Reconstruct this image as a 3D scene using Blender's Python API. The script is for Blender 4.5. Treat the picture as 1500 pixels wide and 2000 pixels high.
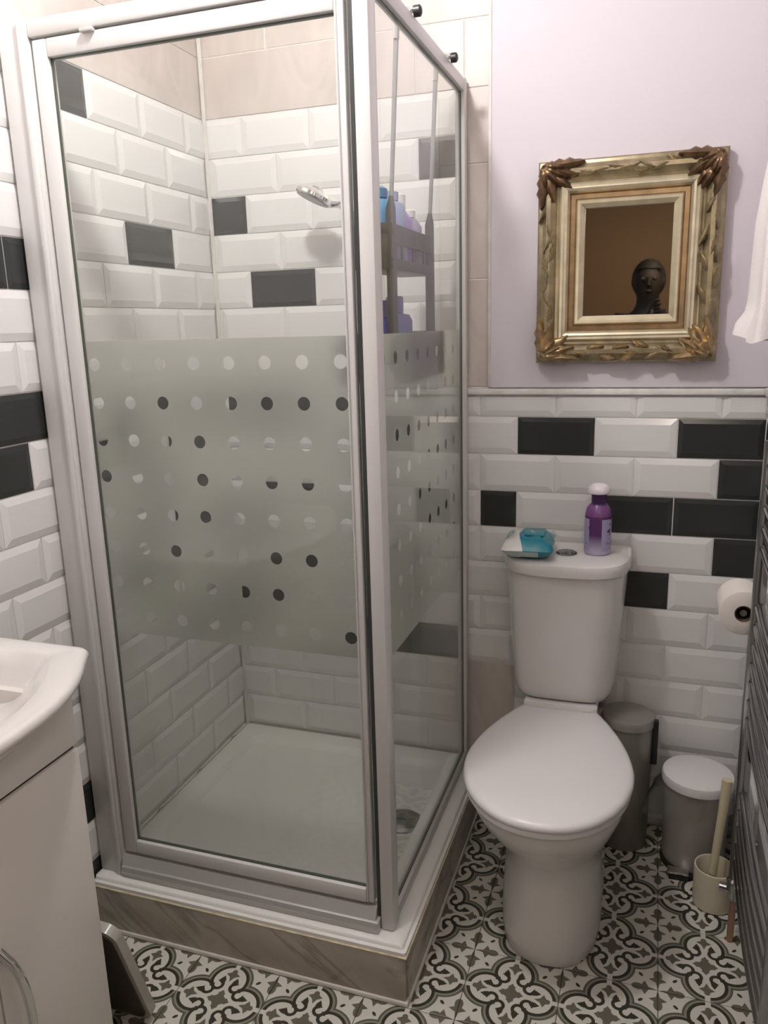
import bpy, bmesh, math, random
from math import sin, cos, pi, radians, sqrt
from mathutils import Vector, Matrix

random.seed(4)
SC = bpy.context.scene
COL = SC.collection
for o in list(bpy.data.objects):
    bpy.data.objects.remove(o)

# ------------------------------------------------------------------ camera
CAM = Vector((1.2301, -2.1241, 1.4088))
YAW, PITCH, ROLL, FPX = -0.3301, 0.2318, -0.0279, 1547.7
fw = Vector((sin(YAW) * cos(PITCH), cos(YAW) * cos(PITCH), -sin(PITCH)))
rt = Vector((cos(YAW), -sin(YAW), 0))
up = rt.cross(fw)
rt, up = cos(ROLL) * rt + sin(ROLL) * up, -sin(ROLL) * rt + cos(ROLL) * up
cd = bpy.data.cameras.new('camera')
cd.sensor_fit = 'VERTICAL'
cd.sensor_height = 24.0
cd.lens = FPX / 2000 * 24.0
cd.clip_start = 0.02
cam = bpy.data.objects.new('camera', cd)
COL.objects.link(cam)
m = Matrix((rt, up, -fw)).transposed().to_4x4()
m.translation = CAM
cam.matrix_world = m
SC.camera = cam

# ------------------------------------------------------------------ light and exposure
w = bpy.data.worlds.new('world')
SC.world = w
w.use_nodes = True
w.node_tree.nodes['Background'].inputs[0].default_value = (0.55, 0.5, 0.45, 1)
w.node_tree.nodes['Background'].inputs[1].default_value = 0.05
SC.view_settings.view_transform = 'Standard'
SC.view_settings.look = 'None'
SC.view_settings.gamma = 1
SC.view_settings.use_curve_mapping = False
SC.view_settings.exposure = 0.0
LAMP_POS = (0.60, -1.0, 2.55)
LAMP_POWER = 33.0
LAMP_COLOUR = (1.0, 0.972, 0.958)


# ------------------------------------------------------------------ helpers
class MB:
    """collects geometry for one mesh object"""
    def __init__(s):
        s.v, s.f, s.m = [], [], []
        s.mi = 0

    def add(s, vs, fs, M=None):
        b = len(s.v)
        for p in vs:
            p = Vector(p)
            s.v.append(tuple(M @ p if M else p))
        for f in fs:
            s.f.append(tuple(i + b for i in f))
            s.m.append(s.mi)

    def box(s, a, b, M=None, bev=0.0):
        x0, y0, z0 = a
        x1, y1, z1 = b
        if bev <= 0:
            vs = [(x0, y0, z0), (x1, y0, z0), (x1, y1, z0), (x0, y1, z0), (x0, y0, z1), (x1, y0, z1), (x1, y1, z1), (x0, y1, z1)]
            s.add(vs, [(0, 3, 2, 1), (4, 5, 6, 7), (0, 1, 5, 4), (1, 2, 6, 5), (2, 3, 7, 6), (3, 0, 4, 7)], M)
            return
        bm = bmesh.new()
        bmesh.ops.create_cube(bm, size=1)
        for v in bm.verts:
            v.co = Vector(((x0 + x1) / 2 + v.co.x * (x1 - x0), (y0 + y1) / 2 + v.co.y * (y1 - y0), (z0 + z1) / 2 + v.co.z * (z1 - z0)))
        bmesh.ops.bevel(bm, geom=list(bm.edges), offset=bev, segments=2, profile=0.5, affect='EDGES')
        bm.verts.index_update()
        s.add([v.co.copy() for v in bm.verts], [[v.index for v in f.verts] for f in bm.faces], M)
        bm.free()

    def loft(s, rings, cap0=True, cap1=True, M=None, closed=True):
        n = len(rings[0])
        vs = [p for r in rings for p in r]
        fs = []
        for k in range(len(rings) - 1):
            for i in range(n if closed else n - 1):
                j = (i + 1) % n
                fs.append((k * n + i, k * n + j, (k + 1) * n + j, (k + 1) * n + i))
        if cap0:
            fs.append(tuple(reversed(range(n))))
        if cap1:
            fs.append(tuple(range((len(rings) - 1) * n, len(rings) * n)))
        s.add(vs, fs, M)

    def lathe(s, prof, c=(0, 0, 0), n=32, M=None, cap0=True, cap1=True):
        rings = []
        for r, z in prof:
            rings.append([(c[0] + r * cos(2 * pi * i / n), c[1] + r * sin(2 * pi * i / n), c[2] + z) for i in range(n)])
        s.loft(rings, cap0, cap1, M)

    def tube(s, pts, r, n=12, M=None, flat=1.0):
        pts = [Vector(p) for p in pts]
        rings = []
        prev = None
        for i, p in enumerate(pts):
            d = (pts[min(i + 1, len(pts) - 1)] - pts[max(i - 1, 0)]).normalized()
            a = prev if prev else (Vector((0, 0, 1)) if abs(d.z) < 0.9 else Vector((1, 0, 0)))
            a = (a - d * a.dot(d)).normalized()
            prev = a
            b = d.cross(a)
            rr = r[i] if isinstance(r, (list, tuple)) else r
            rings.append([p + rr * (cos(2 * pi * k / n) * a + flat * sin(2 * pi * k / n) * b) for k in range(n)])
        s.loft(rings, True, True, M)

    def ball(s, c, r, sc=(1, 1, 1), M=None, n=12, k=8):
        rings = []
        for j in range(1, k):
            t = pi * j / k
            rings.append([(c[0] + r * sc[0] * sin(t) * cos(2 * pi * i / n), c[1] + r * sc[1] * sin(t) * sin(2 * pi * i / n), c[2] - r * sc[2] * cos(t)) for i in range(n)])
        s.loft(rings, True, True, M)

    def build(s, name, mats, parent=None, loc=None, smooth=True, angle=38):
        me = bpy.data.meshes.new(name)
        me.from_pydata(s.v, [], s.f)
        me.validate()
        if not isinstance(mats, (list, tuple)):
            mats = [mats]
        for mm in mats:
            me.materials.append(mm)
        if len(me.polygons) == len(s.m):
            me.polygons.foreach_set('material_index', s.m)
        bm = bmesh.new()
        bm.from_mesh(me)
        bmesh.ops.recalc_face_normals(bm, faces=bm.faces)
        bm.to_mesh(me)
        bm.free()
        if smooth:
            me.shade_smooth()
            me.set_sharp_from_angle(angle=radians(angle))
        o = bpy.data.objects.new(name, me)
        COL.objects.link(o)
        if parent:
            o.parent = parent
        if loc:
            o.location = loc
        return o


def empty(name, loc=(0, 0, 0), rz=0.0):
    o = bpy.data.objects.new(name, None)
    o.empty_display_size = 0.05
    COL.objects.link(o)
    o.location = loc
    o.rotation_euler = (0, 0, rz)
    return o


def tag(o, label, cat, group=None):
    o['label'] = label
    o['category'] = cat
    if group:
        o['group'] = group
    return o


def struct(o, label=None):
    o['kind'] = 'structure'
    if label:
        o['label'] = label
    return o


def mat(name, col, rough=0.5, metal=0.0, spec=0.5, bump=0.0, bscale=60, coat=0.0, var=0.0, vscale=8, alpha=None, sss=0, trans=0.0, ior=None):
    mm = bpy.data.materials.new(name)
    mm.use_nodes = True
    nt = mm.node_tree
    b = nt.nodes['Principled BSDF']
    b.inputs['Base Color'].default_value = (*col, 1)
    b.inputs['Roughness'].default_value = rough
    b.inputs['Metallic'].default_value = metal
    b.inputs['Specular IOR Level'].default_value = spec
    b.inputs['Coat Weight'].default_value = coat
    b.inputs['Transmission Weight'].default_value = trans
    if ior:
        b.inputs['IOR'].default_value = ior
    tc = nt.nodes.new('ShaderNodeTexCoord')
    if var > 0:
        n = nt.nodes.new('ShaderNodeTexNoise')
        n.inputs['Scale'].default_value = vscale
        n.inputs['Detail'].default_value = 4
        nt.links.new(tc.outputs['Object'], n.inputs['Vector'])
        r = nt.nodes.new('ShaderNodeValToRGB')
        r.color_ramp.elements[0].position = 0.3
        r.color_ramp.elements[1].position = 0.7
        r.color_ramp.elements[0].color = (*[c * (1 - var) for c in col], 1)
        r.color_ramp.elements[1].color = (*[min(1, c * (1 + var * 0.6)) for c in col], 1)
        nt.links.new(n.outputs['Fac'], r.inputs['Fac'])
        nt.links.new(r.outputs['Color'], b.inputs['Base Color'])
    if bump > 0:
        n = nt.nodes.new('ShaderNodeTexNoise')
        n.inputs['Scale'].default_value = bscale
        n.inputs['Detail'].default_value = 3
        nt.links.new(tc.outputs['Object'], n.inputs['Vector'])
        bp = nt.nodes.new('ShaderNodeBump')
        bp.inputs['Strength'].default_value = bump
        bp.inputs['Distance'].default_value = 0.002
        nt.links.new(n.outputs['Fac'], bp.inputs['Height'])
        nt.links.new(bp.outputs['Normal'], b.inputs['Normal'])
    return mm


class X:
    """tiny expression compiler for shader math nodes"""
    nt = None

    def __init__(s, v):
        s.v = v

    @staticmethod
    def op(o, *a):
        n = X.nt.nodes.new('ShaderNodeMath')
        n.operation = o
        for i, q in enumerate(a):
            q = q.v if isinstance(q, X) else q
            if isinstance(q, (int, float)):
                n.inputs[i].default_value = q
            else:
                X.nt.links.new(q, n.inputs[i])
        return X(n.outputs[0])

    def __add__(s, o): return X.op('ADD', s, o)
    def __radd__(s, o): return X.op('ADD', o, s)
    def __sub__(s, o): return X.op('SUBTRACT', s, o)
    def __rsub__(s, o): return X.op('SUBTRACT', o, s)
    def __mul__(s, o): return X.op('MULTIPLY', s, o)
    def __rmul__(s, o): return X.op('MULTIPLY', o, s)
    def __lt__(s, o): return X.op('LESS_THAN', s, o)
    def __gt__(s, o): return X.op('GREATER_THAN', s, o)
    def abs(s): return X.op('ABSOLUTE', s)
    def max(s, o): return X.op('MAXIMUM', s, o)
    def min(s, o): return X.op('MINIMUM', s, o)
    def sqrt(s): return X.op('SQRT', s)
    def inv(s): return X.op('SUBTRACT', 1.0, s)


def mixc(fac, a, b):
    n = X.nt.nodes.new('ShaderNodeMix')
    n.data_type = 'RGBA'
    X.nt.links.new(fac.v, n.inputs[0])
    for q, i in ((a, 6), (b, 7)):
        if isinstance(q, tuple):
            n.inputs[i].default_value = (*q, 1)
        else:
            X.nt.links.new(q, n.inputs[i])
    return n.outputs[2]


def floor_tile_material():
    mm = bpy.data.materials.new('patterned_floor_tile')
    mm.use_nodes = True
    nt = X.nt = mm.node_tree
    b = nt.nodes['Principled BSDF']
    b.inputs['Roughness'].default_value = 0.42
    tc = nt.nodes.new('ShaderNodeTexCoord')
    sp = nt.nodes.new('ShaderNodeSeparateXYZ')
    nt.links.new(tc.outputs['Object'], sp.inputs[0])
    x = (X(sp.outputs[0]) * 10.0).abs()
    y = (X(sp.outputs[1]) * 10.0).abs()
    u, v = x.max(y), x.min(y)

    def dist(cu, cv, a=u, bb=v):
        p, q = a - cu, bb - cv
        return (p * p + q * q).sqrt()
    W, G1, G2, D, G = (0.60, 0.585, 0.52), (0.24, 0.245, 0.20), (0.10, 0.098, 0.068), (0.032, 0.030, 0.018), (0.125, 0.115, 0.085)
    d1 = dist(0.52, 0)
    # corner flower
    a, bb = 1.0 - v, 1.0 - u
    e1 = ((a - 0.41) * (1 / 0.135))
    e2 = bb * (1 / 0.092)
    tip = (e1 * e1 + e2 * e2) < 1.0
    wing = bb < (1.0 - (a - 0.27).abs() * (1 / 0.10)) * 0.19
    stem = (bb < a * 0.2) * (a < 0.28)
    s_, t_ = (a + bb) * 0.7071 - 0.50, (a - bb) * 0.7071
    q1, q2 = s_ * (1 / 0.062), t_ * (1 / 0.034)
    dot = (q1 * q1 + q2 * q2) < 1.0
    c = mixc(tip.max(wing).max(stem), W, G)
    c = mixc(dot, c, D)
    # bands round the quatrefoil
    c = mixc(d1 < 0.53, c, G2)
    c = mixc(d1 < 0.482, c, G1)
    c = mixc(d1 < 0.438, c, D)
    c = mixc((d1 < 0.365).max(u < 0.405), c, W)
    # scrolls
    d2 = dist(0.374, 0.212)
    ann = ((d2 < 0.150) * (d2 > 0.076) * ((u > 0.385) * (v > 0.17)).inv()).max(dist(0.39, 0.375) < 0.045)
    serif = ((u - 0.52).abs() * (1 / 0.115) + (v - 0.155).abs() * (1 / 0.07)) < 1.0
    serif2 = ((u - 0.48).abs() * (1 / 0.06) + (v - 0.165).abs() * (1 / 0.095)) < 1.0
    c = mixc(ann.max(serif).max(serif2), c, D)
    # leaf in each loop
    lobe = dist(0.775, 0) < 0.062
    side = v < (1.0 - (u - 0.69).abs() * (1 / 0.10)) * 0.165
    tail = (v < (u - 0.5) * 0.45) * (u < 0.7)
    c = mixc(lobe.max(side).max(tail), c, G)
    # centre cross
    arm = (u < 0.2) * (v < 0.075)
    tip2 = (v < (0.27 - u) * 0.8) * (u > 0.17)
    sq = (u < 0.125)
    hole = dist(0.135, 0.135) < 0.05
    c = mixc(arm.max(tip2).max(sq) * hole.inv(), c, G)
    c = mixc((v < 0.055) * (u > 0.86), c, W)
    # slight print mottling
    n = nt.nodes.new('ShaderNodeTexNoise')
    n.inputs['Scale'].default_value = 45
    nt.links.new(tc.outputs['Object'], n.inputs['Vector'])
    mx = nt.nodes.new('ShaderNodeMix')
    mx.data_type = 'RGBA'
    mx.blend_type = 'MULTIPLY'
    mx.inputs[0].default_value = 0.25
    nt.links.new(c, mx.inputs[6])
    nt.links.new(n.outputs['Color'], mx.inputs[7])
    nt.links.new(c, b.inputs['Base Color'])
    return mm


def stone_material(name, base, dark, vein, scale, rot=(0, 0, 0.6), rough=0.35, veinw=0.06, amount=0.8):
    mm = bpy.data.materials.new(name)
    mm.use_nodes = True
    nt = mm.node_tree
    b = nt.nodes['Principled BSDF']
    b.inputs['Roughness'].default_value = rough
    tc = nt.nodes.new('ShaderNodeTexCoord')
    m0 = nt.nodes.new('ShaderNodeMapping')
    m0.inputs['Rotation'].default_value = rot
    nt.links.new(tc.outputs['Object'], m0.inputs[0])
    mp = nt.nodes.new('ShaderNodeMapping')
    mp.inputs['Scale'].default_value = scale
    nt.links.new(m0.outputs[0], mp.inputs[0])
    n = nt.nodes.new('ShaderNodeTexNoise')
    n.inputs['Scale'].default_value = 1.6
    n.inputs['Detail'].default_value = 5
    n.inputs['Distortion'].default_value = 0.6
    nt.links.new(mp.outputs[0], n.inputs[0])
    r = nt.nodes.new('ShaderNodeValToRGB')
    r.color_ramp.elements[0].position = 0.32
    r.color_ramp.elements[1].position = 0.68
    r.color_ramp.elements[0].color = (*dark, 1)
    r.color_ramp.elements[1].color = (*base, 1)
    nt.links.new(n.outputs['Fac'], r.inputs[0])
    n2 = nt.nodes.new('ShaderNodeTexNoise')
    n2.inputs['Scale'].default_value = 1.1
    n2.inputs['Detail'].default_value = 6
    n2.inputs['Distortion'].default_value = 1.0
    nt.links.new(mp.outputs[0], n2.inputs[0])
    X.nt = nt
    k = (X(n2.outputs['Fac']) - 0.5).abs() * (1 / veinw)
    k = (1.0 - k).max(0.0) * amount
    c = mixc(k, r.outputs[0], vein)
    nt.links.new(c, b.inputs['Base Color'])
    return mm


def glass_material(name, tint, gloss=1.0, haze=0.0):
    mm = bpy.data.materials.new(name)
    mm.use_nodes = True
    nt = mm.node_tree
    nt.nodes.remove(nt.nodes['Principled BSDF'])
    out = nt.nodes['Material Output']
    t = nt.nodes.new('ShaderNodeBsdfTransparent')
    t.inputs[0].default_value = (*tint, 1)
    g = nt.nodes.new('ShaderNodeBsdfGlossy')
    g.inputs['Roughness'].default_value = 0.03
    f = nt.nodes.new('ShaderNodeLayerWeight')     # Schlick reflectance, the same from both faces of the thin sheet
    X.nt = nt
    fr = (X.op('POWER', X(f.outputs['Facing']), 5.0) * 0.965 + 0.035) * gloss
    mx = nt.nodes.new('ShaderNodeMixShader')
    nt.links.new(fr.v, mx.inputs[0])
    if haze > 0:      # limescale film on the glass
        dh = nt.nodes.new('ShaderNodeBsdfDiffuse')
        dh.inputs[0].default_value = (0.78, 0.79, 0.75, 1)
        th = nt.nodes.new('ShaderNodeBsdfTranslucent')
        th.inputs[0].default_value = (0.78, 0.79, 0.75, 1)
        m0 = nt.nodes.new('ShaderNodeMixShader')
        nt.links.new(dh.outputs[0], m0.inputs[1])
        nt.links.new(th.outputs[0], m0.inputs[2])
        m1 = nt.nodes.new('ShaderNodeMixShader')
        m1.inputs[0].default_value = haze
        nt.links.new(t.outputs[0], m1.inputs[1])
        nt.links.new(m0.outputs[0], m1.inputs[2])
        t = m1
    nt.links.new(t.outputs[0], mx.inputs[1])
    nt.links.new(g.outputs[0], mx.inputs[2])
    nt.links.new(mx.outputs[0], out.inputs[0])
    return mm


def frosted_material():
    mm = bpy.data.materials.new('frosted_glass_film')
    mm.use_nodes = True
    nt = mm.node_tree
    nt.nodes.remove(nt.nodes['Principled BSDF'])
    out = nt.nodes['Material Output']
    r = nt.nodes.new('ShaderNodeBsdfRefraction')
    r.inputs['Color'].default_value = (0.97, 0.975, 0.955, 1)
    r.inputs['Roughness'].default_value = 0.62
    r.inputs['IOR'].default_value = 1.25
    tr = nt.nodes.new('ShaderNodeBsdfTranslucent')
    tr.inputs[0].default_value = (0.86, 0.88, 0.83, 1)
    df = nt.nodes.new('ShaderNodeBsdfDiffuse')
    df.inputs[0].default_value = (0.62, 0.63, 0.585, 1)
    m1 = nt.nodes.new('ShaderNodeMixShader')
    m1.inputs[0].default_value = 0.5
    nt.links.new(tr.outputs[0], m1.inputs[1])
    nt.links.new(df.outputs[0], m1.inputs[2])
    m2 = nt.nodes.new('ShaderNodeMixShader')
    m2.inputs[0].default_value = 0.30
    nt.links.new(r.outputs[0], m2.inputs[1])
    nt.links.new(m1.outputs[0], m2.inputs[2])
    nt.links.new(m2.outputs[0], out.inputs[0])
    return mm


def emis(name, col, s):
    mm = bpy.data.materials.new(name)
    mm.use_nodes = True
    b = mm.node_tree.nodes['Principled BSDF']
    b.inputs['Base Color'].default_value = (0.9, 0.9, 0.9, 1)
    b.inputs['Emission Color'].default_value = (*col, 1)
    b.inputs['Emission Strength'].default_value = s
    return mm


def gradient_z(name, stops, rough=0.3, z0=0.0, z1=1.0):
    mm = bpy.data.materials.new(name)
    mm.use_nodes = True
    nt = mm.node_tree
    b = nt.nodes['Principled BSDF']
    b.inputs['Roughness'].default_value = rough
    tc = nt.nodes.new('ShaderNodeTexCoord')
    sp = nt.nodes.new('ShaderNodeSeparateXYZ')
    nt.links.new(tc.outputs['Object'], sp.inputs[0])
    mr = nt.nodes.new('ShaderNodeMapRange')
    mr.inputs['From Min'].default_value = z0
    mr.inputs['From Max'].default_value = z1
    nt.links.new(sp.outputs[2], mr.inputs['Value'])
    r = nt.nodes.new('ShaderNodeValToRGB')
    els = r.color_ramp.elements
    els[0].position, els[0].color = stops[0][0], (*stops[0][1], 1)
    els[1].position, els[1].color = stops[-1][0], (*stops[-1][1], 1)
    for pz, c in stops[1:-1]:
        e = els.new(pz)
        e.color = (*c, 1)
    nt.links.new(mr.outputs[0], r.inputs[0])
    nt.links.new(r.outputs[0], b.inputs['Base Color'])
    return mm


M_WHITE_TILE = mat('white_glazed_tile', (0.75, 0.74, 0.725), 0.16, spec=0.5)
M_DARK_TILE = mat('charcoal_glazed_tile', (0.034, 0.036, 0.034), 0.22, spec=0.4)
M_GROUT = mat('pale_grout', (0.76, 0.74, 0.71), 0.85, var=0.12, vscale=30)
M_DGROUT = mat('brown_grout', (0.10, 0.085, 0.065), 0.9)
M_BEIGE = stone_material('beige_stone_tile', (0.62, 0.55, 0.505), (0.52, 0.46, 0.42), (0.67, 0.60, 0.56), (6, 6, 3), rough=0.4, amount=0.3)
M_LILAC = mat('lilac_wall_paint', (0.655, 0.605, 0.645), 0.75, bump=0.08, bscale=120)
M_CEIL = mat('white_ceiling_paint', (0.78, 0.77, 0.75), 0.85)
M_FLOOR = floor_tile_material()
M_MARBLE = stone_material('grey_brown_marble', (0.44, 0.39, 0.325), (0.35, 0.31, 0.26), (0.20, 0.18, 0.155), (1.6, 2.5, 9.0), rot=(0, -0.66, 0), rough=0.22, veinw=0.045, amount=0.75)
M_ACRYL = mat('white_acrylic', (0.77, 0.755, 0.735), 0.22)
M_CERAM = mat('white_ceramic', (0.74, 0.715, 0.69), 0.12, coat=0.3)
M_SEAT = mat('white_seat_plastic', (0.76, 0.74, 0.735), 0.3)
M_ALU = mat('white_satin_frame', (0.62, 0.61, 0.59), 0.32, spec=0.5)
M_ALUG = mat('grey_satin_frame', (0.52, 0.51, 0.49), 0.35, metal=0.35)
M_SEAL = mat('black_rubber_seal', (0.035, 0.038, 0.034), 0.6)
M_CHROME = mat('chrome', (0.78, 0.78, 0.77), 0.09, metal=1.0)
M_RADCH = mat('radiator_chrome', (0.40, 0.40, 0.395), 0.2, metal=1.0)
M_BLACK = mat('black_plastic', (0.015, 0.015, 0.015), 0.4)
M_CADDY = mat('dark_grey_caddy_plastic', (0.030, 0.029, 0.024), 0.45)
M_GLASS = glass_material('clear_glass', (0.97, 0.98, 0.965), 0.9, 0.030)
M_GLASSEDGE = mat('green_glass_edge', (0.07, 0.085, 0.06), 0.2)
M_FROST = frosted_material()
M_CAULK = mat('yellowed_sealant', (0.62, 0.53, 0.36), 0.6, var=0.3, vscale=40)
M_WCAULK = mat('white_sealant', (0.68, 0.65, 0.6), 0.6, var=0.1, vscale=25)
M_VAN = mat('white_gloss_cabinet', (0.74, 0.71, 0.655), 0.25)
M_GOLD = mat('antique_gold', (0.35, 0.29, 0.18), 0.36, metal=0.75, bump=0.25, bscale=90, var=0.3, vscale=30)
M_PALEG = mat('pale_champagne_gold', (0.60, 0.53, 0.37), 0.35, metal=0.55, var=0.15, vscale=30)
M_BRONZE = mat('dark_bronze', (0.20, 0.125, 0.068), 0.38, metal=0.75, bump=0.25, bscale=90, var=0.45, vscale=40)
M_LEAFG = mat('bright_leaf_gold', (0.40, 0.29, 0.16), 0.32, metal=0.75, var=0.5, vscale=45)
M_MIRROR = mat('mirror_silver', (0.72, 0.68, 0.62), 0.02, metal=1.0)


# ------------------------------------------------------------------ room shell
W_ROOM, D_ROOM, H_ROOM = 1.497, 1.72, 2.61
B0, RH = 1.9763, 0.102
G = 0.0014     # half grout joint


def slab(name, a, b, m):
    k = MB()
    k.box(a, b)
    return struct(k.build(name, m, smooth=False))


FLOOR = slab('floor', (-0.1, -3.4, -0.1), (1.6, 0.1, -0.003), M_DGROUT)
CEIL = slab('ceiling', (-0.1, -1.84, H_ROOM), (1.6, 0.1, H_ROOM + 0.08), M_CEIL)
WB = slab('wall_back', (-0.1, 0, -0.0), (1.6, 0.1, H_ROOM), M_GROUT)
WL = slab('wall_left', (-0.1, -1.72, 0), (0, 0, H_ROOM), M_GROUT)
WR = slab('wall_right', (W_ROOM, -1.72, 0), (1.6, 0, H_ROOM), M_GROUT)
M_HALL = mat('brown_hall_paint', (0.36, 0.26, 0.165), 0.8)
k = MB()
k.box((-0.1, -1.84, 0), (0.70, -1.72, H_ROOM))
k.box((1.46, -1.84, 0), (1.6, -1.72, H_ROOM))
k.box((0.70, -1.84, 2.06), (1.46, -1.72, H_ROOM))
WF = struct(k.build('wall_front', M_LILAC, smooth=False))
k = MB()
k.box((0.0, -3.4, 0), (1.6, -3.3, H_ROOM))
WH = struct(k.build('wall_hall_far', M_HALL, smooth=False))
k = MB()
k.box((-0.0, -3.3, 0), (0.1, -1.84, H_ROOM))
WH2 = struct(k.build('wall_hall_left', M_HALL, smooth=False))
k = MB()
k.box((1.55, -3.3, 0), (1.65, -1.84, H_ROOM))
WH3 = struct(k.build('wall_hall_right', M_HALL, smooth=False))
CH = slab('ceiling_hall', (0.0, -3.4, H_ROOM + 0.001), (1.65, -1.841, H_ROOM + 0.08), M_HALL)

TILES = {}


def metro(w, h, cutl, cutr, m, flat=False, cutt=False):
    key = (round(w, 4), round(h, 4), cutl, cutr, m.name, flat, cutt)
    if key in TILES:
        return TILES[key]
    bw = 0.0 if flat else 0.016
    d0, d1 = (0.0015, 0.0022) if flat else (0.0016, 0.0053)
    if m is M_DARK_TILE:
        bw, d1 = 0.012, 0.0042
    il = 0.001 if cutl else bw
    ir = 0.001 if cutr else bw
    ib = min(bw, h * 0.3)
    it = 0.001 if cutt else ib
    if flat:
        il = ir = ib = it = 0.0015
    x0, x1, z0, z1 = -w / 2, w / 2, -h / 2, h / 2
    vs = [(x0, 0.0, z0), (x1, 0.0, z0), (x1, 0.0, z1), (x0, 0.0, z1),
          (x0, -d0, z0), (x1, -d0, z0), (x1, -d0, z1), (x0, -d0, z1),
          (x0 + il, -d1, z0 + ib), (x1 - ir, -d1, z0 + ib), (x1 - ir, -d1, z1 - it), (x0 + il, -d1, z1 - it)]
    fs = []
    for a in (0, 4):
        for i in range(4):
            j = (i + 1) % 4
            fs.append((a + i, a + j, a + 4 + j, a + 4 + i))
    fs.append((8, 9, 10, 11))
    me = bpy.data.meshes.new('tile')
    me.from_pydata(vs, [], fs)
    me.materials.append(m)
    TILES[key] = me
    return me


def put_tile(wall, side, s0, s1, z0, z1, m, cl, cr, flat=False, ct=False):
    """s = x on the back wall, y on the side walls"""
    w, h = s1 - s0 - 2 * G, z1 - z0 - 2 * G
    if w < 0.004 or h < 0.004:
        return
    o = bpy.data.objects.new('tile', metro(w, h, cl, cr, m, flat, ct))
    COL.objects.link(o)
    o.parent = wall
    sc, zc = (s0 + s1) / 2, (z0 + z1) / 2
    if side == 'back':
        o.location = (sc, 0, zc)
    elif side == 'left':
        o.location = (0, sc, zc)
        o.rotation_euler = (0, 0, pi / 2)
    else:
        o.location = (W_ROOM, sc, zc)
        o.rotation_euler = (0, 0, -pi / 2)
    jit = random.uniform(-0.0035, 0.0035)
    o.rotation_euler.x = jit if side == 'back' else 0
    if side != 'back':
        o.rotation_euler.y = 0
    return o


def runs(lo, hi, first, pitch):
    """joint positions between lo and hi on the lattice first + n*pitch"""
    n = math.ceil((lo - first) / pitch - 1e-6)
    js = [lo]
    while first + n * pitch < hi - 0.003:
        q = first + n * pitch
        if q > lo + 0.003:
            js.append(q)
        n += 1
    js.append(hi)
    return js


def row(wall, side, n, z0, z1, joints, darks=(), ct=False, full=0.2):
    for a, b in zip(joints[:-1], joints[1:]):
        c = (a + b) / 2
        dk = any(d0 <= c <= d1 for d0, d1 in darks)
        cut = (b - a) < 0.19
        lo_cut = cut and a == joints[0]
        hi_cut = cut and b == joints[-1]
        if side == 'right':
            lo_cut, hi_cut = hi_cut, lo_cut
        put_tile(wall, side, a, b, z0, z1, M_DARK_TILE if dk else M_WHITE_TILE, lo_cut, hi_cut, ct=ct)


# back wall metro tiles
XS = 0.747
DB_IN = {2: [(0.62, 0.75)], 3: [(0, 0.1185)], 5: [(0.1185, 0.3205)], 8: [(0.0175, 0.4215)], 9: [(0.5225, 0.75)], 11: [(0.1185, 0.40), (0.588, 0.75)],
         13: [(0.1185, 0.3205)], 14: [(0.0175, 0.2195)], 15: [(0.3205, 0.75)]}
DB_OUT = {9: [(0.888, 1.0898), (1.2918, 1.5)], 10: [(1.3928, 1.5)], 11: [(0.7868, 0.8878), (1.0898, 1.5)], 12: [(1.3928, 1.5)], 13: [(1.0898, 1.2918)]}
for n in range(1, 21):
    z1, z0 = B0 - RH * (n - 1), max(B0 - RH * n, 0.002)
    if z0 > 0.12:
        js = runs(0.0, XS, 0.1185 if n % 2 else 0.0175, 0.202)
        if n == 11:
            js = [0, 0.1185, 0.3205, 0.5225, 0.588, XS]
        row(WB, 'back', n, z0, z1, js, DB_IN.get(n, ()))
    if n >= 8:
        zz = min(z1, 1.2155)
        js = runs(XS, W_ROOM - 0.003, 0.8878 if n % 2 else 0.7868, 0.202)
        if n == 11:
            js = [XS, 0.7868, 0.8878, 1.0898, 1.2918, W_ROOM - 0.003]
        if n >= 16:
            js = [q for q in js if q > 0.885]
            if n % 2 == 0:
                js = [0.8878] + js
        row(WB, 'back', n, z0, zz, js, DB_OUT.get(n, ()), ct=(n == 8))
# beige stone tiles above and beside
for z0, z1, js in ((B0, 2.132, [0, 0.62, XS, 0.8115]), (2.132, H_ROOM, [0, 0.2055, 0.8115])):
    for a, b in zip(js[:-1], js[1:]):
        put_tile(WB, 'back', a, b, z0, z1, M_BEIGE, True, True, flat=True)
for z0, z1 in ((1.24, 1.519), (1.519, 1.80), (1.80, B0)):
    put_tile(WB, 'back', XS, 0.8115, z0, z1, M_BEIGE, True, True, flat=True)
put_tile(WB, 'back', XS, 0.8878, 0.002, B0 - RH * 15, M_BEIGE, True, True, flat=True)
# left wall inside the shower
DL_IN = {1: [(-0.708, -0.506)], 4: [(-0.405, -0.2033)], 8: [(-0.405, -0.2033)], 9: [(-0.304, -0.102), (-0.708, -0.506)], 10: [(-0.2033, 0)],
         11: [(-0.304, -0.102)], 12: [(-0.405, -0.2033)]}
YS = -0.735
for n in range(1, 20):
    z1, z0 = B0 - RH * (n - 1), max(B0 - RH * n, 0.125)
    if z1 < 0.13:
        continue
    js = runs(YS, -0.0095, -0.102 - 0.202 * 5 if n % 2 else -0.2033 - 0.202 * 5, 0.202)
    row(WL, 'left', n, z0, z1, js, DL_IN.get(n, ()))
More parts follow.
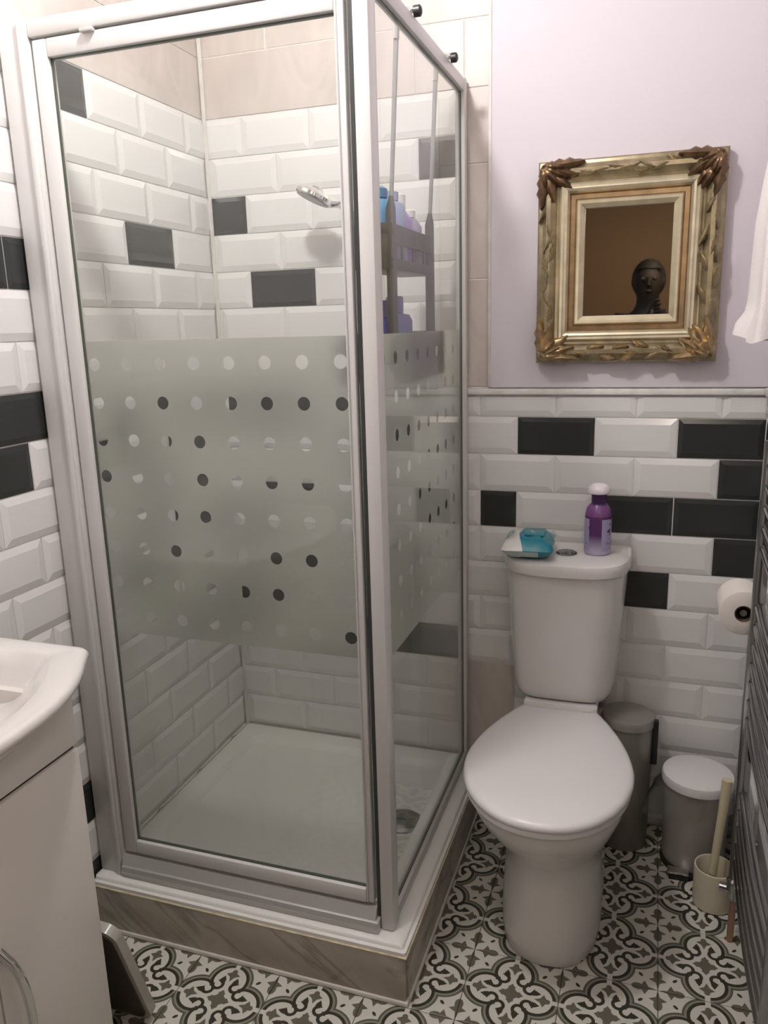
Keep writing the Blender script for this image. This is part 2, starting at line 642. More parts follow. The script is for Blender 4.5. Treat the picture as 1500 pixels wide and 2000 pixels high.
# left wall outside the shower: its courses do not line up with those inside
OZ = 1.6
DL_OUT = {0: [(-1.02, YS)], 3: [(-0.92, YS)], 4: [(-1.02, -0.808)], 12: [(-0.92, YS)], 14: [(-0.81, YS)]}
for n in range(-4, 16):
    z1, z0 = OZ - 0.1023 * n, max(OZ - 0.1023 * (n + 1), 0.002)
    if z1 > 2.01:
        continue
    js = runs(-1.715, YS, (-0.808 if n % 2 == 0 else -0.909) - 0.202 * 6, 0.202)
    row(WL, 'left', n, z0, z1, js, DL_OUT.get(n, ()))
for a, b in ((-0.66, -0.0095), (YS, -0.66)):
    put_tile(WL, 'left', a, b, B0, 2.132, M_BEIGE, True, True, flat=True)
for a, b in ((-0.42, -0.0095), (YS, -0.42)):
    put_tile(WL, 'left', a, b, 2.132, H_ROOM, M_BEIGE, True, True, flat=True)
for a, b in ((-1.12, YS), (-1.715, -1.12)):
    put_tile(WL, 'left', a, b, 2.01, H_ROOM, M_BEIGE, True, True, flat=True)
# right wall
DR = {9: [(-0.2, 0)], 11: [(-0.2, 0)], 15: [(-0.62, -0.41)]}
for n in range(8, 21):
    z1, z0 = min(B0 - RH * (n - 1), 1.2155), max(B0 - RH * n, 0.002)
    js = runs(-1.715, -0.0095, (-0.2 if n % 2 else -0.1) - 0.202 * 8, 0.202)
    row(WR, 'right', n, z0, z1, js, DR.get(n, ()))
# painted upper walls (plaster skim) and the ledge trim
k = MB()
k.box((0.813, -0.0075, 1.2385), (W_ROOM - 0.001, 0, H_ROOM - 0.001))
k.build('plaster', M_LILAC, WB, smooth=False)
k = MB()
k.box((W_ROOM - 0.0075, -1.715, 1.2385), (W_ROOM, -0.009, H_ROOM - 0.001))
k.build('plaster', M_LILAC, WR, smooth=False)
k = MB()
k.box((XS, -0.0125, 1.219), (W_ROOM - 0.001, -0.0005, 1.2345), bev=0.003)
struct(k.build('trim_1', M_GROUT))
k = MB()
k.box((W_ROOM - 0.015, -1.715, 1.217), (W_ROOM - 0.0005, -0.016, 1.2375), bev=0.004)
struct(k.build('trim_2', M_WCAULK))
k = MB()
k.box((0.808, -0.0105, 1.24), (0.816, -0.0005, H_ROOM - 0.002), bev=0.002)
struct(k.build('trim_3', M_WCAULK))
# corner sealant in the shower
k = MB()
k.tube([(0.0085, -0.0085, 0.13), (0.0085, -0.0085, H_ROOM - 0.01)], 0.006, 6)
struct(k.build('trim_4', M_WCAULK))

# floor tiles: every tile its own piece, pattern printed on it
vs, h2 = [], 0.0992
k = MB()
e = 0.0015
k.loft([[(-h2, -h2, -0.003), (h2, -h2, -0.003), (h2, h2, -0.003), (-h2, h2, -0.003)],
        [(-h2, -h2, -0.0006), (h2, -h2, -0.0006), (h2, h2, -0.0006), (-h2, h2, -0.0006)],
        [(-h2 + e, -h2 + e, 0), (h2 - e, -h2 + e, 0), (h2 - e, h2 - e, 0), (-h2 + e, h2 - e, 0)]], cap0=False)
ft = k.build('tile', M_FLOOR, FLOOR, smooth=False)
first = True
for i in range(8):
    for j in range(9):
        cx, cy = 0.0 + 0.2 * i, -0.1 - 0.2 * j
        if cx < 0.75 and cy > -0.69 or cx > 1.5 or cy < -1.73:
            continue
        if first:
            o = ft
            first = False
        else:
            o = ft.copy()
            COL.objects.link(o)
        o.location = (cx, cy, 0)
k = MB()
k.box((-0.0, -3.3, -0.003), (1.6, -1.82, 0.0))
k.build('hall_boards', M_HALL, FLOOR, smooth=False)

# ------------------------------------------------------------------ ceiling lamp (out of frame, lights the room)
lamp = tag(empty('ceiling_light', LAMP_POS), 'round white flush ceiling light in the middle of the bathroom ceiling', 'ceiling light')
k = MB()
k.lathe([(0.14, 0.0), (0.15, 0.01), (0.15, 0.05), (0.14, 0.06)])
k.build('base', M_ACRYL, lamp)
k = MB()
k.lathe([(0.02, -0.045), (0.07, -0.038), (0.11, -0.02), (0.132, 0.0)])
k.build('diffuser', emis('lamp_diffuser', LAMP_COLOUR, 6.0), lamp)
ld = bpy.data.lights.new('lamp_light', 'POINT')
ld.shadow_soft_size = 0.05
ld.energy = LAMP_POWER
ld.color = LAMP_COLOUR
lo = bpy.data.objects.new('lamp_light', ld)
COL.objects.link(lo)
lo.parent = lamp
lo.location = (0, 0, -0.13)

hl = tag(empty('hall_fill_light', (1.40, -2.32, 2.08)), 'warm fill pendant added unseen in the hall behind the doorway', 'pendant light')  # unseen lamp placed behind the camera to fill the front lower left
k = MB()
k.lathe([(0.004, 0.06), (0.004, H_ROOM - 2.08)], n=10)
k.lathe([(0.035, H_ROOM - 2.09), (0.04, H_ROOM - 2.08)], n=20)
k.build('fill_pendant_cord', M_BLACK, hl)
k = MB()
k.lathe([(0.115, -0.10), (0.06, 0.05), (0.02, 0.065)], n=28, cap0=False)
k.build('shade', mat('fill_pendant_cream', (0.6, 0.5, 0.36), 0.8), hl)  # lampshade of the added fill pendant
ld = bpy.data.lights.new('hall_fill_bulb', 'POINT')
ld.energy = 9.0
ld.color = (1.0, 0.88, 0.74)
ld.shadow_soft_size = 0.06
lo = bpy.data.objects.new('hall_fill_bulb', ld)
COL.objects.link(lo)
lo.parent = hl
lo.location = (0, 0, -0.14)

# ------------------------------------------------------------------ shower tray, plinth
TX, TY, TZ = 0.795, -0.797, 0.14


def rrect(x0, x1, y0, y1, r, z, n=6):
    pts = []
    for cx, cy, a0 in ((x1 - r, y1 - r, 0), (x0 + r, y1 - r, 90), (x0 + r, y0 + r, 180), (x1 - r, y0 + r, 270)):
        for i in range(n + 1):
            a = radians(a0 + 90 * i / n)
            pts.append((cx + r * cos(a), cy + r * sin(a), z))
    return pts


tray = tag(empty('shower_tray', (0, 0, 0)), 'white square shower tray with raised rim on the marble plinth', 'shower tray')
k = MB()
X0, Y1 = 0.011, -0.011
k.loft([rrect(X0, TX, TY, Y1, 0.006, 0.121), rrect(X0, TX, TY, Y1, 0.006, 0.130), rrect(X0, TX - 0.007, TY + 0.007, Y1, 0.006, 0.132),
        rrect(X0, TX - 0.009, TY + 0.009, Y1, 0.008, 0.138), rrect(X0 + .002, TX - 0.012, TY + 0.012, Y1, 0.01, TZ),
        rrect(X0 + 0.05, TX - 0.09, TY + 0.09, Y1 - 0.05, 0.03, TZ), rrect(X0 + 0.056, TX - 0.096, TY + 0.096, Y1 - 0.056, 0.035, TZ - 0.003),
        rrect(X0 + 0.068, TX - 0.108, TY + 0.108, Y1 - 0.068, 0.04, TZ - 0.02), rrect(X0 + 0.08, TX - 0.12, TY + 0.12, Y1 - 0.08, 0.045, TZ - 0.024),
        rrect(X0 + 0.25, TX - 0.25, TY + 0.3, Y1 - 0.3, 0.05, TZ - 0.028)])
k.build('tray_body', mat('white_tray_acrylic', (0.74, 0.735, 0.70), 0.3, bump=0.25, bscale=400), tray)
pl = tag(empty('shower_plinth', (0, 0, 0)), 'grey brown veined marble tile plinth under the shower tray', 'plinth')
k = MB()
k.box((0.0, TY + 0.012, 0.001), (TX - 0.012, -0.012, 0.105))
k.build('core', M_GROUT, pl, smooth=False)
k = MB()
k.box((0.011, TY - 0.002, 0.012), (TX - 0.001, TY + 0.0105, 0.119), bev=0.001)
k.build('marble_tile', M_MARBLE, pl)
k = MB()
k.box((TX - 0.0105, -0.40, 0.012), (TX + 0.002, -0.0105, 0.119), bev=0.001)
k.build('marble_tile', M_MARBLE, pl)
k = MB()
k.box((TX - 0.0105, TY + 0.0115, 0.012), (TX + 0.002, -0.402, 0.119), bev=0.001)
k.build('marble_tile', M_MARBLE, pl)
k = MB()
k.box((0.011, TY - 0.0035, 0.1185), (TX + 0.003, TY + 0.009, 0.1215), bev=0.001)
k.box((TX - 0.01, TY + 0.009, 0.1185), (TX + 0.003, -0.011, 0.1215), bev=0.001)
k.build('top_sealant', M_CAULK, pl)
k = MB()
k.box((0.011, TY - 0.006, 0.0), (TX + 0.004, TY + 0.01, 0.012), bev=0.003)
k.box((TX - 0.01, TY + 0.01, 0.0), (TX + 0.006, -0.011, 0.012), bev=0.003)
k.build('bottom_sealant', M_WCAULK, pl)

dr = tag(empty('shower_drain', (0.652, -0.352, TZ - 0.0275)), 'round chrome drain cover in the shower tray behind the corner post', 'drain')
k = MB()
k.lathe([(0.052, 0.0), (0.055, 0.004), (0.052, 0.012), (0.040, 0.018), (0.0, 0.021)], n=32, cap1=False)
k.build('cover', mat('dull_chrome_cap', (0.30, 0.31, 0.29), 0.22, metal=1.0), dr)
k = MB()
k.lathe([(0.06, 0.0), (0.06, 0.002), (0.052, 0.003)], n=32)
k.build('flange', M_CHROME, dr)

# ------------------------------------------------------------------ shower enclosure
en = tag(empty('shower_enclosure', (0, 0, 0)), 'white framed corner shower enclosure with dotted frosted glass', 'shower enclosure')
FY = -0.745        # door plane
PX = 0.742         # side panel plane
DOOR_T = 1.95
k = MB()
k.box((0.0115, FY - 0.018, TZ), (0.078, FY + 0.022, 1.985), bev=0.004)
k.box((0.062, FY - 0.026, TZ), (0.074, FY - 0.016, 1.985), bev=0.003)
k.build('wall_profile', M_ALU, en)
k = MB()
k.box((PX - 0.014, FY - 0.012, TZ), (PX + 0.016, FY + 0.03, 2.0), bev=0.006)
k.build('corner_post', M_ALU, en)
k = MB()
k.box((0.7195, FY - 0.006, 0.165), (0.7275, FY + 0.012, 1.985))
k.build('rubber_seal', M_SEAL, en, smooth=False)
k = MB()
k.box((0.078, FY - 0.016, 1.953), (0.7275, FY + 0.02, 1.985), bev=0.005)
k.build('header_rail', M_ALU, en)
k = MB()
k.box((0.20, FY - 0.022, 1.946), (0.228, FY - 0.008, 1.953), bev=0.002)
k.build('pivot_cap', M_ALUG, en)
k = MB()
k.box((0.078, FY - 0.028, TZ), (0.7275, FY + 0.02, 0.168), bev=0.002)
k.loft([[(0.078, FY - 0.03, 0.150), (0.078, FY - 0.012, 0.192), (0.078, FY + 0.01, 0.192), (0.078, FY + 0.01, 0.150)],
        [(0.72, FY - 0.03, 0.150), (0.72, FY - 0.012, 0.192), (0.72, FY + 0.01, 0.192), (0.72, FY + 0.01, 0.150)]])
k.build('door_sill', M_ALUG, en)
# side panel frame
k = MB()
k.box((PX - 0.012, FY + 0.03, 1.962), (PX + 0.012, -0.036, 1.992), bev=0.004)
k.build('side_top_rail', M_ALU, en)
k = MB()
k.box((PX - 0.012, FY + 0.03, TZ), (PX + 0.012, -0.036, 0.166), bev=0.003)
k.build('side_bottom_rail', M_ALUG, en)
k = MB()
k.box((PX - 0.013, -0.036, TZ), (PX + 0.013, -0.0105, 1.995), bev=0.004)
k.build('side_wall_profile', M_ALU, en)
# dark gaskets where glass meets the frame
k = MB()
k.box((PX - 0.003, FY + 0.032, 1.959), (PX + 0.003, -0.036, 1.9625))
k.box((PX - 0.003, FY + 0.032, 0.1655), (PX + 0.003, -0.036, 0.169))
k.box((PX - 0.003, -0.038, 0.17), (PX + 0.003, -0.0355, 1.958))
k.build('side_gasket', M_GLASSEDGE, en, smooth=False)
# door
door = empty('door', (0, 0, 0))
door.parent = en
DX0, DX1, DZ0, DZ1 = 0.0835, 0.7135, 0.200, DOOR_T
IX0, IX1, IZ0, IZ1 = 0.116, 0.697, 0.233, 1.917
k = MB()
k.box((DX0, FY - 0.012, DZ0), (IX0, FY + 0.012, DZ1), bev=0.003)
k.build('door_stile', M_ALU, door)
k = MB()
k.box((IX1, FY - 0.012, DZ0), (DX1 - 0.012, FY + 0.012, DZ1), bev=0.003)
k.box((DX1 - 0.0125, FY - 0.009, DZ0), (DX1, FY + 0.012, DZ1), bev=0.003)
k.build('door_stile', M_ALU, door)
k = MB()
k.box((IX0, FY - 0.012, IZ1), (IX1, FY + 0.012, DZ1), bev=0.003)
k.build('door_rail', M_ALU, door)
k = MB()
k.box((IX0, FY - 0.012, DZ0), (IX1, FY + 0.012, IZ0), bev=0.003)
k.build('door_rail', M_ALU, door)
k = MB()
for a, b in (((IX0 - .001, IZ1 - 0.0035), (IX1 + .001, IZ1 + .001)), ((IX0 - .001, IZ0 - .001), (IX1 + .001, IZ0 + 0.003)), ((IX0 - .001, IZ0), (IX0 + 0.0025, IZ1)), ((IX1 - 0.0015, IZ0), (IX1 + .001, IZ1))):
    k.box((a[0], FY - 0.003, a[1]), (b[0], FY + 0.003, b[1]))
k.build('door_gasket', M_GLASSEDGE, door, smooth=False)
k = MB()
k.box((IX0 + 0.003, FY - 0.002, IZ0 + 0.003), (IX1 - 0.003, FY + 0.002, IZ1 - 0.003))
k.build('door_pane', M_GLASS, door, smooth=False)


def film(s_list, z_list, lo, hi, zlo, zhi, rad, place, thick=0.0012, n=20):
    """perforated thin slab: one round hole per lattice point"""
    mb = MB()
    sb = [lo] + [(a + b) / 2 for a, b in zip(s_list[:-1], s_list[1:])] + [hi]
    zl = sorted(z_list)
    zb = [zlo] + [(a + b) / 2 for a, b in zip(zl[:-1], zl[1:])] + [zhi]
    for i, s in enumerate(s_list):
        for j, z in enumerate(zl):
            a0, a1, b0, b1 = sb[i], sb[i + 1], zb[j], zb[j + 1]
            inn, outr = [], []
            for q in range(n):
                t = 2 * pi * (q + 0.5) / n
                c_, s_ = cos(t), sin(t)
                inn.append((s + rad * c_, z + rad * s_))
                kx = ((a1 - s) if c_ > 0 else (s - a0)) / max(abs(c_), 1e-9)
                kz = ((b1 - z) if s_ > 0 else (z - b0)) / max(abs(s_), 1e-9)
                kk = min(kx, kz)
                outr.append((s + kk * c_, z + kk * s_))
            # snap the outline corners
            for cxx, czz in ((a0, b0), (a1, b0), (a1, b1), (a0, b1)):
                best = min(range(n), key=lambda q: (outr[q][0] - cxx) ** 2 + (outr[q][1] - czz) ** 2)
                outr[best] = (cxx, czz)
            for d, flip in ((0, False), (thick, True)):
                vs = [place(p[0], p[1], d) for p in inn + outr]
                fs = []
                for q in range(n):
                    r = (q + 1) % n
                    f = (q, r, n + r, n + q)
                    fs.append(f if not flip else tuple(reversed(f)))
                mb.add(vs, fs)
    return mb


DP = 0.0778
dz = [1.3450 - DP * j for j in range(8)]
dxs = [0.2905 + DP * i for i in range(-2, 6)]
mb = film(dxs, dz, IX0 + 0.004, IX1 - 0.004, 0.759, 1.392, 0.0132, lambda s, z, d: (s, FY + 0.0032 + d, z))
mb.build('frosted_film', M_FROST, door, smooth=False)
sp = empty('side_panel', (0, 0, 0))
sp.parent = en
k = MB()
k.box((PX - 0.002, FY + 0.03, 0.168), (PX + 0.002, -0.037, 1.96))
k.build('side_pane', M_GLASS, sp, smooth=False)
dys = [-0.672 + 0.080 * i for i in range(8)]
mb = film(dys, dz, FY + 0.031, -0.042, 0.735, 1.392, 0.0132, lambda s, z, d: (PX - 0.0032 - d, s, z))
mb.build('frosted_film', M_FROST, sp, smooth=False)

# ------------------------------------------------------------------ shower head
sh = tag(empty('wall_shower', (0.44, -0.01, 1.70)), 'chrome shower with a round tilted head on a wall arm', 'shower')
k = MB()
k.lathe([(0.03, 0), (0.03, 0.006), (0.014, 0.012)], n=24, M=Matrix.Rotation(pi / 2, 4, 'X'))
k.build('wall_flange', M_CHROME, sh)
k = MB()
k.tube([(0, 0, 0), (0, -0.05, 0.012), (-0.005, -0.09, 0.016), (-0.02, -0.112, 0.014), (-0.035, -0.118, 0.018)], 0.010)
k.build('arm', M_CHROME, sh)
Mh = Matrix.Translation((-0.055, -0.125, 0.036)) @ Matrix.Rotation(radians(24), 4, 'Y') @ Matrix.Rotation(radians(-10), 4, 'X')
k = MB()
k.lathe([(0.046, -0.012), (0.05, -0.008), (0.05, 0.0), (0.042, 0.008), (0.018, 0.014), (0.014, 0.02)], n=32, M=Mh)
k.build('head', M_CHROME, sh)
k = MB()
k.lathe([(0.043, -0.0135), (0.043, -0.0115)], n=32, M=Mh)
k.build('spray_face', mat('grey_spray_face', (0.45, 0.45, 0.44), 0.4), sh)

# ------------------------------------------------------------------ hanging caddy and its bottles
cd_ = tag(empty('shower_caddy', (0.66, -0.33, 1.965)), 'dark two-basket hanging shower caddy on straps inside the glass', 'caddy')
CX1, CX0, CY0, CY1 = 0.706, 0.618, -0.505, -0.165     # basket footprint


def L(p):
    return (p[0] - 0.66, p[1] + 0.33, p[2] - 1.965)


for ys in (-0.470, -0.170):
    k = MB()
    k.tube([L(q) for q in ((0.750, ys, 2.0), (0.748, ys, 2.004), (0.738, ys, 2.007), (0.722, ys, 2.004), (0.717, ys, 1.985), (0.716, ys, 1.955))], 0.006, 8, flat=1.6)
    hk = k.build('hook', M_ALUG, cd_)
    k = MB()
    k.lathe([(0.004, 0), (0.0105, 0.002), (0.0105, 0.014), (0.006, 0.017)], n=16, M=Matrix.Translation(L((0.752, ys, 1.999))) @ Matrix.Rotation(pi / 2, 4, 'Y'))
    k.build('knob', M_BLACK, hk)
for i, ys in enumerate((-0.470, -0.170)):
    k = MB()
    k.tube([L((0.716, ys, 1.958)), L((0.708, ys - 0.004, 1.80)), L((0.701, ys - 0.01, 1.655))], [0.0055, 0.005, 0.0045], 8)
    k.build('strap', mat('grey_strap', (0.22, 0.22, 0.215), 0.5), cd_)
    k = MB()
    k.tube([L((0.701, ys - 0.01, 1.665)), L((0.700, ys - 0.012, 1.64)), L((0.699, ys - 0.012, 1.30))], [0.005, 0.011, 0.012], 8)
    k.build('upright', M_CADDY, cd_)


def basket(z0, z1):
    k = MB()
    t = 0.004
    for a, b in (((CX0, CY0, z0), (CX1, CY1, z0 + t)), ((CX0, CY0, z0), (CX1, CY0 + t, z1)), ((CX0, CY1 - t, z0), (CX1, CY1, z1)),
                 ((CX0, CY0, z0), (CX0 + t, CY1, z1 + 0.0)), ((CX1 - t, CY0, z0), (CX1, CY1, z0 + 0.022)), ((CX1 - t, CY0, z1 - 0.04), (CX1, CY1, z1))):
        k.box(L(a), L(b), bev=0.0015)
    for q in range(5):
        y = CY0 + (CY1 - CY0) * q / 4
        k.box(L((CX1 - t, max(CY0, y - 0.006), z0)), L((CX1, min(CY1, y + 0.006), z1)), bev=0.001)
    return k.build('basket', M_CADDY, cd_)


basket(1.522, 1.612)
basket(1.288, 1.392)


def bottle(name, label, cat, loc, prof, m, cap_prof=None, cap_m=None, group=None, n=24, sq=None):
    o = tag(empty(name, loc), label, cat, group or 'bottles in the shower caddy')
    k = MB()
    k.lathe(prof, n=n, M=Matrix.Diagonal((*sq, 1, 1)) if sq else None)
    k.build('body', m, o)
    if cap_prof:
        k = MB()
        k.lathe(cap_prof, n=n)
        k.build('cap', cap_m, o)
    return o


M_LBLUE = mat('light_blue_plastic', (0.16, 0.42, 0.72), 0.3)
M_PERI = mat('periwinkle_plastic', (0.27, 0.33, 0.55), 0.3)
M_PURP = mat('violet_plastic', (0.36, 0.18, 0.66), 0.3)
M_WPL = mat('white_plastic', (0.75, 0.73, 0.72), 0.3)
M_BLUE = mat('royal_blue_plastic', (0.02, 0.07, 0.50), 0.28)
M_NAVY = mat('slate_blue_plastic', (0.09, 0.10, 0.34), 0.3)
bottle('shampoo_bottle', 'pale blue bottle with a wide blue cap at the near end of upper caddy basket', 'bottle', (0.66, -0.455, 1.5262),
       [(0.034, 0), (0.036, 0.004), (0.036, 0.115), (0.028, 0.135), (0.016, 0.140)], M_LBLUE, [(0.018, 0.139), (0.024, 0.141), (0.024, 0.158), (0.02, 0.161)], mat('mid_blue_cap', (0.1, 0.3, 0.6), 0.35))
bottle('conditioner_bottle', 'grey blue bottle in the middle of the upper caddy basket', 'bottle', (0.66, -0.365, 1.5262),
       [(0.034, 0), (0.037, 0.004), (0.037, 0.12), (0.03, 0.14), (0.015, 0.146)], M_PERI, [(0.017, 0.145), (0.02, 0.147), (0.02, 0.164), (0.016, 0.166)], M_PERI)
bottle('lotion_bottle', 'violet bottle with a white cap in upper caddy basket', 'bottle', (0.655, -0.29, 1.5262),
       [(0.028, 0), (0.031, 0.004), (0.031, 0.11), (0.022, 0.13), (0.012, 0.136)], M_PURP, [(0.013, 0.135), (0.018, 0.137), (0.018, 0.168), (0.012, 0.172)], M_WPL)
bottle('wash_bottle', 'mauve grey bottle at the far end of the upper caddy basket', 'bottle', (0.66, -0.222, 1.5262),
       [(0.028, 0), (0.031, 0.004), (0.031, 0.105), (0.02, 0.122), (0.012, 0.126)], mat('mauve_plastic', (0.33, 0.28, 0.44), 0.35), [(0.013, 0.125), (0.016, 0.127), (0.016, 0.142), (0.012, 0.145)], M_WPL)
bottle('blue_bottle', 'bright royal blue bottle at the near end of lower caddy basket', 'bottle', (0.66, -0.45, 1.2922),
       [(0.036, 0), (0.038, 0.004), (0.038, 0.10), (0.03, 0.125), (0.016, 0.132)], M_BLUE, [(0.017, 0.131), (0.02, 0.133), (0.02, 0.165), (0.016, 0.168)], M_NAVY)
bottle('slate_bottle', 'slate blue square-shouldered bottle in the middle of lower caddy basket', 'bottle', (0.66, -0.345, 1.2922),
       [(0.036, 0), (0.04, 0.004), (0.04, 0.125), (0.033, 0.138), (0.017, 0.142)], M_NAVY, [(0.017, 0.141), (0.02, 0.143), (0.02, 0.176), (0.017, 0.179)], M_NAVY)

# ------------------------------------------------------------------ toilet
TO = tag(empty('toilet', (1.036, -0.016, 0), radians(0.9)), 'white close-coupled toilet with the lid closed', 'toilet')


def ring(z, w, back, front, wide, n=40, p=2.0, pb=2.0):
    """egg ring; L = distance from the wall (-y)"""
    pts = []
    for i in range(n):
        t = 2 * pi * i / n
        c_, s_ = cos(t), sin(t)
        pp = p if c_ > 0 else pb
        lx = w * math.copysign(abs(s_) ** (2 / pp), s_)
        ly = wide + (front - wide if c_ > 0 else wide - back) * math.copysign(abs(c_) ** (2 / pp), c_)
        pts.append((lx, -ly, z))
    return pts


k = MB()
k.loft([[(x_ + 0.013 * max(0, min(1, (0.34 - z_) / 0.1)), y_, z_) for x_, y_, z_ in r_] for r_ in [ring(0.0, 0.112, 0.10, 0.588, 0.40, p=2.5, pb=4), ring(0.006, 0.115, 0.10, 0.592, 0.40, p=2.5, pb=4), ring(0.04, 0.117, 0.10, 0.593, 0.40, p=2.5, pb=4), ring(0.12, 0.115, 0.10, 0.590, 0.40, p=2.4, pb=4),
        ring(0.19, 0.110, 0.10, 0.586, 0.40, p=2.3, pb=4), ring(0.23, 0.110, 0.10, 0.588, 0.40, p=2.2, pb=3.5), ring(0.265, 0.130, 0.10, 0.606, 0.41, p=2.1, pb=2.6),
        ring(0.30, 0.150, 0.10, 0.636, 0.43, pb=2.2), ring(0.335, 0.166, 0.10, 0.663, 0.44, pb=2), ring(0.365, 0.174, 0.12, 0.680, 0.45, pb=2),
        ring(0.392, 0.176, 0.13, 0.684, 0.45, pb=2), ring(0.400, 0.170, 0.14, 0.676, 0.45, pb=2)]])
k.loft([[(x_, y_, z_) for x_, y_, _ in rrect(-q, q, -0.21, -0.012, 0.025, 0)] for q, z_ in ((0.07, 0.24), (0.085, 0.34), (0.092, 0.40), (0.094, 0.435), (0.09, 0.441))])
k.build('pan', M_CERAM, TO)
k = MB()
k.loft([ring(0.4415, 0.112, 0.012, 0.165, 0.02, p=5, pb=8), ring(0.448, 0.122, 0.008, 0.176, 0.02, p=4.6, pb=8), ring(0.465, 0.130, 0.005, 0.184, 0.02, p=4.2, pb=8), ring(0.49, 0.134, 0.005, 0.187, 0.02, p=4, pb=8),
        ring(0.60, 0.142, 0.005, 0.195, 0.02, p=4, pb=8), ring(0.79, 0.154, 0.005, 0.208, 0.02, p=4, pb=8)])
k.build('cistern', M_CERAM, TO)
k = MB()
k.loft([ring(0.7905, 0.154, 0.004, 0.206, 0.02, p=3.6, pb=8), ring(0.7935, 0.160, 0.003, 0.220, 0.02, p=3.5, pb=8), ring(0.812, 0.161, 0.003, 0.223, 0.02, p=3.5, pb=8), ring(0.822, 0.158, 0.004, 0.219, 0.02, p=3.5, pb=8),
        ring(0.826, 0.150, 0.008, 0.208, 0.02, p=3.4, pb=8)])
k.build('cistern_lid', M_CERAM, TO)
k = MB()
k.lathe([(0.025, 0.826), (0.0265, 0.829), (0.023, 0.831), (0.019, 0.8285)], c=(0.0, -0.112, 0), n=28)
fb = k.build('flush_button', mat('button_chrome', (0.30, 0.30, 0.30), 0.25, metal=1.0), TO)
for s_ in (-1, 1):
    k = MB()
    k.box((0.001 if s_ > 0 else -0.014, -0.124, 0.829), (0.014 if s_ > 0 else -0.001, -0.100, 0.8315), bev=0.001)
    k.build('push_half', mat('dark_chrome', (0.25, 0.25, 0.25), 0.2, metal=1.0), fb)


def lid_ring(z, off, n=26):
    w, hw, Lb, Lw, Lf = 0.187 - off, 0.098 - off, 0.190 + off, 0.47, 0.706 - off
    side = []
    for i in range(n):
        t = i / (n - 1)
        q = Lb + (Lw - Lb) * t
        side.append((hw + (w - hw) * (1 - (1 - t) ** 1.75), q))
    front = []
    for i in range(1, n):
        a = pi / 2 * i / (n - 1)
        front.append((w * cos(a) ** 0.93, Lw + (Lf - Lw) * sin(a)))
    right = side + front
    left = [(-a, b) for a, b in reversed(right[:-1])]
    return [(a, -b, z) for a, b in right + left]


k = MB()
k.loft([lid_ring(0.4012, 0.006), lid_ring(0.404, 0.003), lid_ring(0.412, 0.003), lid_ring(0.415, 0.006)])
k.build('seat', M_SEAT, TO)
k = MB()
k.loft([lid_ring(0.4165, 0.003), lid_ring(0.419, 0.0), lid_ring(0.426, 0.0), lid_ring(0.432, 0.004), lid_ring(0.4355, 0.012), lid_ring(0.438, 0.05)])
k.build('lid', M_SEAT, TO, angle=60)
k = MB()
k.box((-0.094, -0.197, 0.402), (0.094, -0.165, 0.442), bev=0.007)
k.build('hinge_bar', M_SEAT, TO)

# ------------------------------------------------------------------ things on the cistern
wp = tag(empty('wipes_packet', (0.945, -0.152, 0.8262), radians(4)), 'teal and white packet of wipes lying on the cistern lid', 'packet')
k = MB()
N, Mn = 22, 14
grid = {}
vsx, fsx = [], []
for side in (1, -1):
    for i in range(N + 1):
        for j in range(Mn + 1):
            a, b = -1 + 2 * i / N, -1 + 2 * j / Mn
            hgt = (1 - abs(a) ** 4) ** 0.6 * (1 - abs(b) ** 4) ** 0.6
            z = 0.024 + side * 0.0235 * hgt + (0.003 * sin(9 * a + 4 * b) * (1 - abs(b)) if side > 0 else 0)
            cr = 1 - 0.04 * hgt
            vsx.append((0.063 * a * (1 + 0.02 * sin(7 * b)), 0.080 * b * cr, max(z, 0.0) * 1.18))
nn = (N + 1) * (Mn + 1)
for s_ in range(2):
    for i in range(N):
        for j in range(Mn):
            q = s_ * nn + i * (Mn + 1) + j
            fsx.append((q, q + Mn + 1, q + Mn + 2, q + 1))
k.add(vsx, fsx)


def wipes_mat():
    mm = bpy.data.materials.new('wipes_wrapper')
    mm.use_nodes = True
    nt = X.nt = mm.node_tree
    b = nt.nodes['Principled BSDF']
    b.inputs['Roughness'].default_value = 0.2
    tc = nt.nodes.new('ShaderNodeTexCoord')
    s = nt.nodes.new('ShaderNodeSeparateXYZ')
    nt.links.new(tc.outputs['Object'], s.inputs[0])
    x, y, z = (X(q) for q in s.outputs)
    p, q = x - 0.075, y + 0.01
    teal = ((p * p + q * q * 0.5).sqrt() < 0.098)
    f1 = ((x - 0.018) * (x - 0.018) + (y - 0.012) * (y - 0.012) * 0.6).sqrt()
    fl = (f1 < 0.017) * (f1 > 0.0)
    n = nt.nodes.new('ShaderNodeTexNoise')
    n.inputs['Scale'].default_value = 60
    nt.links.new(tc.outputs['Object'], n.inputs[0])
    fl = fl * (X(n.outputs[0]) > 0.44)
    c = mixc(teal, (0.70, 0.70, 0.66), (0.005, 0.22, 0.30))
    c = mixc(fl * teal, c, (0.45, 0.55, 0.52))
    lab = (y < -0.066) * (x < 0.028) * (z < 0.026)
    c = mixc(lab, c, (0.5, 0.6, 0.6))
    d = ((x + 0.047) * (x + 0.047) + (y - 0.0) * (y - 0.0)).sqrt()
    c = mixc((d < 0.011) * (d > 0.006), c, (0.25, 0.5, 0.55))
    nt.links.new(c, b.inputs['Base Color'])
    return mm


k.build('wrapper', wipes_mat(), wp, angle=80)
k = MB()
k.box((-0.010, -0.03, 0.0545), (0.040, 0.038, 0.0585), bev=0.0015)
k.build('flap', mat('teal_flap', (0.02, 0.24, 0.32), 0.25), wp)

